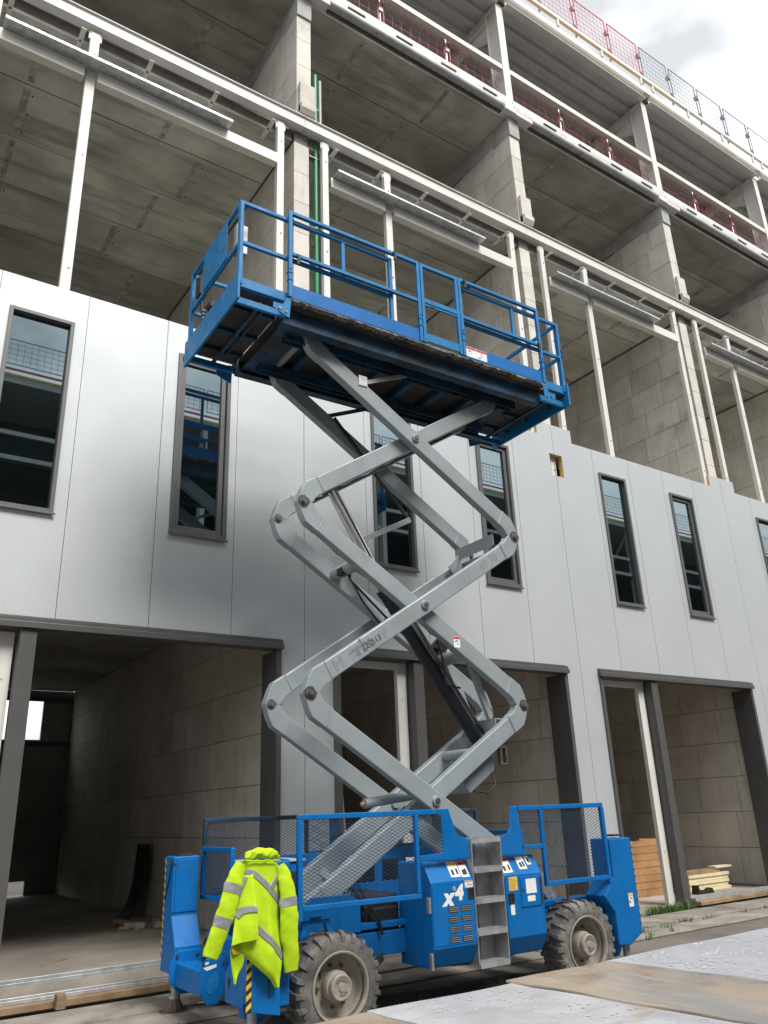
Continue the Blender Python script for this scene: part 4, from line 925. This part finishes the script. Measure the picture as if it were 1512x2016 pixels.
# ------------------------------------------------------------------ hi-vis jacket hung over the near left outrigger
JU, JV, JZ = -2.30, -1.24, .55
ca, sa = math.cos(LRZ), math.sin(LRZ)
JK = empty('hi_vis_jacket', (LO[0]+JU*ca-JV*sa, LO[1]+JU*sa+JV*ca, JZ), LRZ)
tag(JK, 'fluorescent yellow work jacket with grey reflective stripes hung on the lift', 'jacket')
def JP(x, y): return (-2.5956+6.05e-4*x+7.9e-6*y, 1.5265-5.25e-5*x-4.953e-4*y)     # cutting-pattern units to u, z
def wrinkle(u, z):
    d = min(1, max(.12, (1.44-z)/.55)); a = u+2.32
    return d*(.017*math.sin(a*19+1.3*z+.4) + .010*math.sin(a*37-2.2*z+1) + .0045*math.sin(a*61+5*z) + .006*math.sin(a*14-11*z+2) + .0022*math.sin(a*30+33*z))
class Patch:
    def __init__(s, rows, base, extra):             # rows: (xl, yl, xr, yr) in pattern units, top to bottom
        s.rows = [JP(a, b)+JP(c, d) for a, b, c, d in rows]; s.base = base; s.extra = extra
    def v(s, u, z, f): return s.base - wrinkle(u, z) + s.extra(f, z) - .05*min(1, max(0, (1.43-z)*1.5))
    def f_at(s, u, z):
        for a, b in zip(s.rows, s.rows[1:]):
            za, zb = (a[1]+a[3])/2, (b[1]+b[3])/2
            if zb <= z <= za+.05:
                t = min(1, max(0, (za-z)/max(1e-6, za-zb))); l = a[0]+(b[0]-a[0])*t; r = a[2]+(b[2]-a[2])*t
                return min(1, max(0, (u-l)/max(1e-6, r-l)))
        return .5
    def build(s, nm, mat, nu=30, sub=8, par=None, th=.005):
        m = MB(); D = []
        for a, b in zip(s.rows, s.rows[1:]):
            for t in range(sub): D.append(tuple(p+(q-p)*t/sub for p, q in zip(a, b)))
        D.append(s.rows[-1])
        for ul, zl, ur, zr in D:
            for j in range(nu+1):
                f = j/nu; u = ul+(ur-ul)*f; z = zl+(zr-zl)*f
                m.v.append((u-JU, s.v(u, z, f)-JV, z-JZ))
        k = nu+1
        for i in range(len(D)-1):
            for j in range(nu): m.f.append((i*k+j, i*k+j+1, (i+1)*k+j+1, (i+1)*k+j)); m.m.append(0)
        ob = m.build(nm, mat, par or JK, smooth=True); sm = ob.modifiers.new('thickness', 'SOLIDIFY'); sm.thickness = th; sm.offset = 0
        return ob
    def stripe(s, pts, wd=.048, off=.005, par=None):
        pts = [Vector(JP(*p)) for p in pts]; D = []; m = MB()
        n = len(pts)
        for i in range(n-1):                         # smooth the centre line
            p0, p1, p2, p3 = pts[max(i-1, 0)], pts[i], pts[i+1], pts[min(i+2, n-1)]
            for t_ in range(10):
                t = t_/10; D.append(.5*((2*p1)+(p2-p0)*t+(2*p0-5*p1+4*p2-p3)*t*t+(3*p1-p0-3*p2+p3)*t**3))
        D.append(pts[-1])
        for i, c in enumerate(D):
            d = (D[min(i+1, len(D)-1)]-D[max(i-1, 0)]).normalized(); sd = Vector((-d.y, d.x))*wd/2
            for k_ in range(7):
                q = c+sd*(k_/3-1); m.v.append((q.x-JU, s.v(q.x, q.y, s.f_at(q.x, q.y))-off-JV, q.y-JZ))
        for i in range(len(D)-1):
            for k_ in range(6): m.f.append((i*7+k_, i*7+k_+1, (i+1)*7+k_+1, (i+1)*7+k_)); m.m.append(0)
        ob = m.build('reflective_stripe', m_refl, par or JK, smooth=True); sm = ob.modifiers.new('thickness', 'SOLIDIFY'); sm.thickness = .003; sm.offset = 0
back = Patch([(195, 180, 700, 180), (175, 260, 735, 270), (150, 500, 735, 520), (115, 800, 735, 820), (100, 1000, 720, 1020), (105, 1200, 735, 1250), (135, 1435, 748, 1500), (320, 1620, 752, 1590), (500, 1795, 738, 1690), (600, 1900, 718, 1810), (655, 1975, 690, 1965)],
             -1.225, lambda f, z: .035*abs(2*f-1)**5 - .02*math.cos((f-.5)*2.4))
flap = Patch([(190, 400, 316, 372), (150, 640, 328, 610), (105, 880, 342, 850), (55, 1110, 350, 1080), (15, 1300, 354, 1210), (0, 1372, 354, 1272)],
             -1.262, lambda f, z: -.045*math.sin(min(1, f/.88)*math.pi/2)*min(1, max(0, (1.36-z)*2.6)) + (.075*((f-.88)/.12)**2 if f > .88 else 0) + .03*(1-f)**3)
lin = Patch([(10, 1340, 345, 1262), (12, 1400, 300, 1330), (20, 1450, 175, 1425), (40, 1500, 150, 1500)], -1.222, lambda f, z: .0)
tail = Patch([(5, 1420, 215, 1500), (20, 1560, 208, 1600), (45, 1700, 190, 1680), (75, 1820, 135, 1800), (93, 1905, 104, 1903)], -1.205, lambda f, z: .01*math.sin(f*6))
back.build('body', m_hiv, 40); flap.build('front_flap', m_hiv, 30); lin.build('lining', m_hivin, 12); tail.build('lower_tail', m_hiv, 14)
back.stripe([(300, 345), (385, 405), (520, 540), (610, 650), (690, 735), (745, 800)]); back.stripe([(745, 275), (700, 400), (640, 480), (570, 575)], .046, .0065)
back.stripe([(165, 190), (195, 300), (215, 375), (260, 340), (310, 345)], .044, .0055); back.stripe([(330, 1110), (480, 1255), (620, 1400), (755, 1560)], .05)
flap.stripe([(205, 410), (165, 540), (120, 690), (100, 780)], .036, .012); flap.stripe([(88, 985), (150, 905), (240, 868), (352, 862)], .05, .007)
# hood folded down over the tower: an arched roll
m = MB(); na, nb = 26, 14
for i in range(na+1):
    a = math.pi*i/na
    for j in range(nb+1):
        b_ = -.35*math.pi+(.85*math.pi)*j/nb
        top = .078*(max(0, math.sin(a))**.45); bul = .060*(.35+.65*math.sin(a))
        u = -2.318-.152*math.cos(a)*(1-.10*max(0, math.sin(b_)))
        z = 1.432+top*(.5+.5*math.sin(b_))+.005*math.sin(7*a+3*b_)-.010*(1-math.sin(a))
        v = -1.215-bul*math.cos(b_)-.008*math.sin(5*a+2*b_)-.006*math.sin(11*a-4*b_)
        m.v.append((u-JU, v-JV, z-JZ))
for i in range(na):
    for j in range(nb): k = nb+1; m.f.append((i*k+j, (i+1)*k+j, (i+1)*k+j+1, i*k+j+1)); m.m.append(0)
ob = m.build('hood', m_hiv, JK, smooth=True); sm = ob.modifiers.new('thickness', 'SOLIDIFY'); sm.thickness = .006; sm.offset = 0
m = MB(); m.tube([(-2.47-JU+.305*i/12, -1.262-JV-.012*math.sin(math.pi*i/12), 1.425-JZ-.012*i/12+.003*math.sin(i*2)) for i in range(13)], .006, 6); m.build('collar_seam', m_hiv, JK, smooth=True)
def sleeve(nm, path, rad, ph):
    m = MB(); n = 28; D = []; Rr = []; N_ = len(path)
    P = [Vector((JP(x, y)[0], v, JP(x, y)[1])) for x, y, v in path]
    for i in range(N_-1):
        p0, p1, p2, p3 = P[max(i-1, 0)], P[i], P[i+1], P[min(i+2, N_-1)]
        for t_ in range(9):
            t = t_/9; D.append(.5*((2*p1)+(p2-p0)*t+(2*p0-5*p1+4*p2-p3)*t*t+(3*p1-p0-3*p2+p3)*t**3)); Rr.append(rad[i]+(rad[i+1]-rad[i])*t)
    D.append(P[-1]); Rr.append(rad[-1]); L_ = len(D)
    for i, c in enumerate(D):
        f = i/(L_-1); d = (D[min(i+1, L_-1)]-D[max(i-1, 0)]).normalized(); side = Vector((d.z, 0, -d.x)).normalized()
        for j in range(n):
            t = 2*math.pi*j/n
            wr = 1+.045*math.sin(f*23+1.8*math.sin(t+ph)+ph)+.035*math.sin(f*41-2*t+ph)+.02*math.sin(f*75+3*t)+.03*math.sin(2*t+4*f)
            p = c+side*math.cos(t)*Rr[i]*wr+Vector((0, -1, 0))*math.sin(t)*Rr[i]*.5*wr
            m.v.append((p.x-JU, p.y-JV, p.z-JZ))
    for i in range(L_-1):
        for j in range(n): m.f.append((i*n+j, i*n+(j+1) % n, (i+1)*n+(j+1) % n, (i+1)*n+j)); m.m.append(0)
    m.f.append(tuple(range(n))); m.m.append(0)
    ob = m.build(nm, m_hiv, JK, smooth=True); sm = ob.modifiers.new('thickness', 'SOLIDIFY'); sm.thickness = .006; sm.offset = -1
    def band(f0, f1):
        q = MB(); i0, i1 = int(f0*(L_-1)), int(math.ceil(f1*(L_-1)))
        for i in range(i0, i1+1):
            c = D[i]; cc = Vector((c.x-JU, c.y-JV, c.z-JZ))
            for j in range(n): p = Vector(m.v[i*n+j]); q.v.append(tuple(cc+(p-cc)*1.03+(p-cc).normalized()*.002))
        for i in range(i1-i0):
            for j in range(n): q.f.append((i*n+j, i*n+(j+1) % n, (i+1)*n+(j+1) % n, (i+1)*n+j)); q.m.append(0)
        q.build('reflective_band', m_refl, ob, smooth=True)
    return band
bd = sleeve('sleeve', [(185, 225, -1.225), (105, 400, -1.235), (40, 620, -1.245), (-45, 930, -1.25), (-130, 1200, -1.245), (-235, 1545, -1.235)], [.045, .066, .072, .072, .070, .064], 0); bd(.33, .41); bd(.66, .75)
bd = sleeve('sleeve', [(735, 235, -1.225), (785, 400, -1.245), (812, 620, -1.26), (825, 850, -1.27), (825, 1120, -1.27), (850, 1420, -1.26), (875, 1760, -1.245)], [.040, .060, .066, .074, .076, .068, .060], 2); bd(.40, .475)

# ------------------------------------------------------------------ things lying about the site
# stacks inside the third bay
ps = empty('timber_stack', (13.0, 11.0, .05)); tag(ps, 'stack of orange pine planks inside the right-hand bay', 'timber stack')
for i in range(8):
    p = MB(); p.box(12.35+.02*(i % 3), 13.95-.015*(i % 2), 11.0+.006*(i % 2), 11.9, .05+i*.125, .05+i*.125+.119); p.build('plank', m_wood, ps, .004, keep=True)
p = MB(); p.box(12.6, 13.35, 10.99, 11.8, 1.05, 1.08); p.build('dark_board', m_black, ps, .003, keep=True)
st = empty('foam_board_stack', (15.0, 11.0, .05)); tag(st, 'low stack of cream foam boards topped with a brown plank', 'board stack')
for i in range(5):
    p = MB(); p.box(14.30+.03*(i % 2), 15.62-.02*((i*3) % 4), 10.72+.02*(i % 2), 11.35, .05+i*.062, .05+i*.062+.058); p.build('foam_board', m_foam, st, .004, keep=True)
p = MB(); p.box(14.0, 15.35, 10.74, 10.95, .362, .43); p.build('brown_plank', m_wood2, st, .004, keep=True)
p = MB(); p.box(15.2, 15.75, 10.72, 10.9, .432, .47); p.build('foam_offcut', m_foam, st, .004, keep=True)
p = MB(); p.prism([(14.15, .05), (14.2, .21), (14.24, .09), (14.35, .12), (14.5, .09), (14.62, .14), (14.66, .05)], 'y', 10.45, 10.6); tag(p.build('dark_offcut', m_black, None, .004), 'dark scrap piece on the floor by the foam boards', 'scrap')
p = MB(); p.bar((6.22, 10.0, .05), (6.07, 10.12, 2.62), .17, .03); tag(p.build('leaning_board', m_wood, None, .003), 'wooden board leaning upright in the middle doorway behind the lift', 'board')
# black curved board leaning on the first party wall
m = MB(); pr = [(4.72, .2), (4.84, .30), (4.94, .50), (5.0, .8), (5.04, 1.36)]
m.add([(x, y, z) for x, z in pr for y in (14.9, 15.5)]+[(x+.03, y, z) for x, z in pr for y in (14.9, 15.5)], [])
for i in range(4): m.add([], []); m.f += [(2*i, 2*i+1, 2*i+3, 2*i+2), (10+2*i, 10+2*i+2, 10+2*i+3, 10+2*i+1), (2*i, 2*i+2, 12+2*i, 10+2*i), (2*i+1, 11+2*i, 13+2*i, 2*i+3)]; m.m += [0]*4
m.f += [(0, 10, 11, 1), (8, 9, 19, 18)]; m.m += [0, 0]
tag(m.build('black_board', m_black), 'black bent board leaning on the block wall in the left bay', 'board')
rr = random.Random(5)
rb_ = empty('rubble_pile', (4.7, 13.9, .2)); tag(rb_, 'small heap of rubble and wood scraps at the foot of the block wall', 'rubble')
for i in range(16):
    x, y = 4.75+rr.uniform(-.45, .35), 13.9+rr.uniform(-.5, .5); s = rr.uniform(.03, .10); a = rr.uniform(0, 3)
    p = MB(); p.bar((x-s*1.6*math.cos(a), y-s*1.6*math.sin(a), .2+s*.4), (x+s*1.6*math.cos(a), y+s*1.6*math.sin(a), .2+s*.5), s*1.4, s*.8); p.build('chunk', m_block if i % 3 else m_wood2, rb_, .006, keep=True)
p = MB(); p.bar((2.55, 11.1, .204), (2.9, 11.4, .206), .05, .006); tag(p.build('wood_scrap', m_wood2), 'thin wood scrap on the floor of the left bay', 'scrap')
for i, (x, lab) in enumerate(((2.34, 'small wooden block against the steel sill track, left one'), (3.52, 'small wooden block against the steel sill track beside the jack'))):
    p = MB(); p.box(x, x+.09, 9.36, 9.475, .035, .165); tag(p.build('wood_block', m_wood2, None, .004), lab, 'block', 'wedging blocks')
p = MB(); p.prism([(3.50, 8.62), (3.80, 8.72), (3.93, 8.66), (3.88, 8.60), (3.6, 8.55)], 'z', .037, .044); tag(p.build('paper_scrap', m_white), 'crumpled white scrap on the ground behind the left jack', 'scrap')

# grass and weeds
gb = MB(); rg = random.Random(9)
def tuft(x, y, z, n, sp, hh):
    for i in range(n):
        bx, by = x+rg.gauss(0, sp), y+rg.gauss(0, sp*.5); h = hh*rg.uniform(.4, 1.1); a = rg.uniform(0, 6.28); l = h*rg.uniform(.2, .8); w_ = rg.uniform(.003, .007)
        dx, dy = math.cos(a), math.sin(a)
        gb.add([(bx-dy*w_, by+dx*w_, z), (bx+dy*w_, by-dx*w_, z), (bx+dx*l*.4+dy*w_*.8, by+dy*l*.4-dx*w_*.8, z+h*.65), (bx+dx*l*.4-dy*w_*.8, by+dy*l*.4+dx*w_*.8, z+h*.65), (bx+dx*l, by+dy*l, z+h)], [(0, 1, 2, 3), (3, 2, 4)])
for i in range(22): tuft(11.5+i*.045+rg.uniform(-.1, .1), 9.42+rg.uniform(-.10, .10), .0, 26, .06, .18)
for i in range(14): tuft(9.3+rg.uniform(0, 4.5), 8.55+rg.uniform(-.08, .06), .0, 14, .06, .10)
for i in range(16): tuft(8.9+rg.uniform(-.8, 1.6), 8.2+rg.uniform(-.25, .25), 0, 14, .05, .13)
for i in range(40): tuft(5.3+rg.uniform(-1.6, 3.0), 6.9+rg.uniform(-.6, .6), .01, 7, .05, .08)
tag(gb.build('grass', m_grass), 'short green weeds growing along the kerb and pavement joints', 'grass', kind='stuff')

# ------------------------------------------------------------------ wet sheet stack in the foreground
FZ = 1.20
SS = empty('wet_sheet_stack', (2.6, 1.6, 0)); tag(SS, 'waist-high stack of wet film-covered sheets in the near right foreground', 'sheet stack')
def top_sheet(x0, x0b, x1, x1b, mat, dz, yfar):    # x at the far and the near edge
    nx, ny = 26, 18; m = MB(); y0 = .55
    for k_ in (0, 1):
        for j in range(ny+1):
            for i in range(nx+1):
                fy = j/ny; y = y0+(yfar-y0)*fy; a = x0b+(x0-x0b)*fy; b_ = x1b+(x1-x1b)*fy; x = a+(b_-a)*i/nx+(.005*math.sin(y*13+2*i)+.004*math.sin(y*31+i) if i in (0, nx) else 0)
                z = FZ+dz+.0018*math.sin(x*9+y*3)+.0014*math.sin(y*17-x*4) - (.006 if k_ else 0); m.v.append((x, y, z))
    n1 = (nx+1)*(ny+1)
    for j in range(ny):
        for i in range(nx):
            a = j*(nx+1)+i; m.f += [(a, a+1, a+nx+2, a+nx+1), (n1+a, n1+a+nx+1, n1+a+nx+2, n1+a+1)]; m.m += [0, 0]
    for i in range(nx):
        a = i; b_ = ny*(nx+1)+i; m.f += [(a, n1+a, n1+a+1, a+1), (b_, b_+1, n1+b_+1, n1+b_)]; m.m += [0, 0]
    for j in range(ny):
        a = j*(nx+1); b_ = a+nx; m.f += [(a, a+nx+1, n1+a+nx+1, n1+a), (b_, n1+b_, n1+b_+nx+1, b_+nx+1)]; m.m += [0, 0]
    return m.build('sheet', mat, SS, smooth=True, keep=True)
top_sheet(.40, .2, 1.46, 1.62, m_brown, -.004, 2.285)
top_sheet(1.463, 1.623, 2.035, 2.20, m_film, -.002, 2.29)
top_sheet(2.038, 2.203, 2.545, 2.72, m_brown, .003, 2.315)
top_sheet(2.548, 2.723, 6.2, 6.4, m_film2, 0., 2.335)
for i in range(8):
    z = FZ-.012-.045*(i+1)
    p = MB(); p.box(.42, 6.2, .57, 2.27-.006*(i % 3), z, z+.042); p.build('sheet', m_film2 if i % 2 else m_brown, SS, .003, keep=True)
for x in (.8, 2.6, 4.4, 6.0):
    p = MB(); p.box(x-.06, x+.06, .6, 2.2, 0, FZ-.012-.045*8-.003); p.build('bearer', m_wood2, SS, .005, keep=True)
# rain drops
dm = MB(); rd = random.Random(21)
def drop(x, y, r, z, st):
    n = 7; o_ = len(dm.v); h = r*.3
    a = rd.uniform(0, 6.28)
    for k_, (q, hh) in enumerate(((1, 0), (.72, .72))):
        for i in range(n):
            t = 2*math.pi*i/n; w_ = 1+.25*math.sin(2*t+a)
            dm.v.append((x+r*q*math.cos(t)*w_*st, y+r*q*math.sin(t)*w_, z+h*hh))
    dm.v.append((x, y, z+h))
    for i in range(n):
        j = (i+1) % n; dm.f += [(o_+i, o_+j, o_+n+j, o_+n+i), (o_+n+i, o_+n+j, o_+2*n)]; dm.m += [0, 0]
for i in range(1900):
    x, y = rd.uniform(2.62, 5.2), rd.uniform(1.45, 2.32)
    if x > 2.72-(y-.55)/1.785*.175+.01: drop(x, y, rd.choice((.003, .004, .005, .007)), FZ+.001, rd.uniform(1, 1.6))
for i in range(420):
    x, y = rd.uniform(1.5, 2.2), rd.uniform(1.4, 2.27)
    if 1.64-(y-.55)/1.74*.16 < x < 2.19-(y-.55)/1.74*.165: drop(x, y, rd.choice((.002, .003, .004, .005)), FZ-.002, rd.uniform(1, 1.6))
dm_ = dm.build('water_drops', m_drop, SS, smooth=True, keep=True); tag(dm_, kind='stuff')
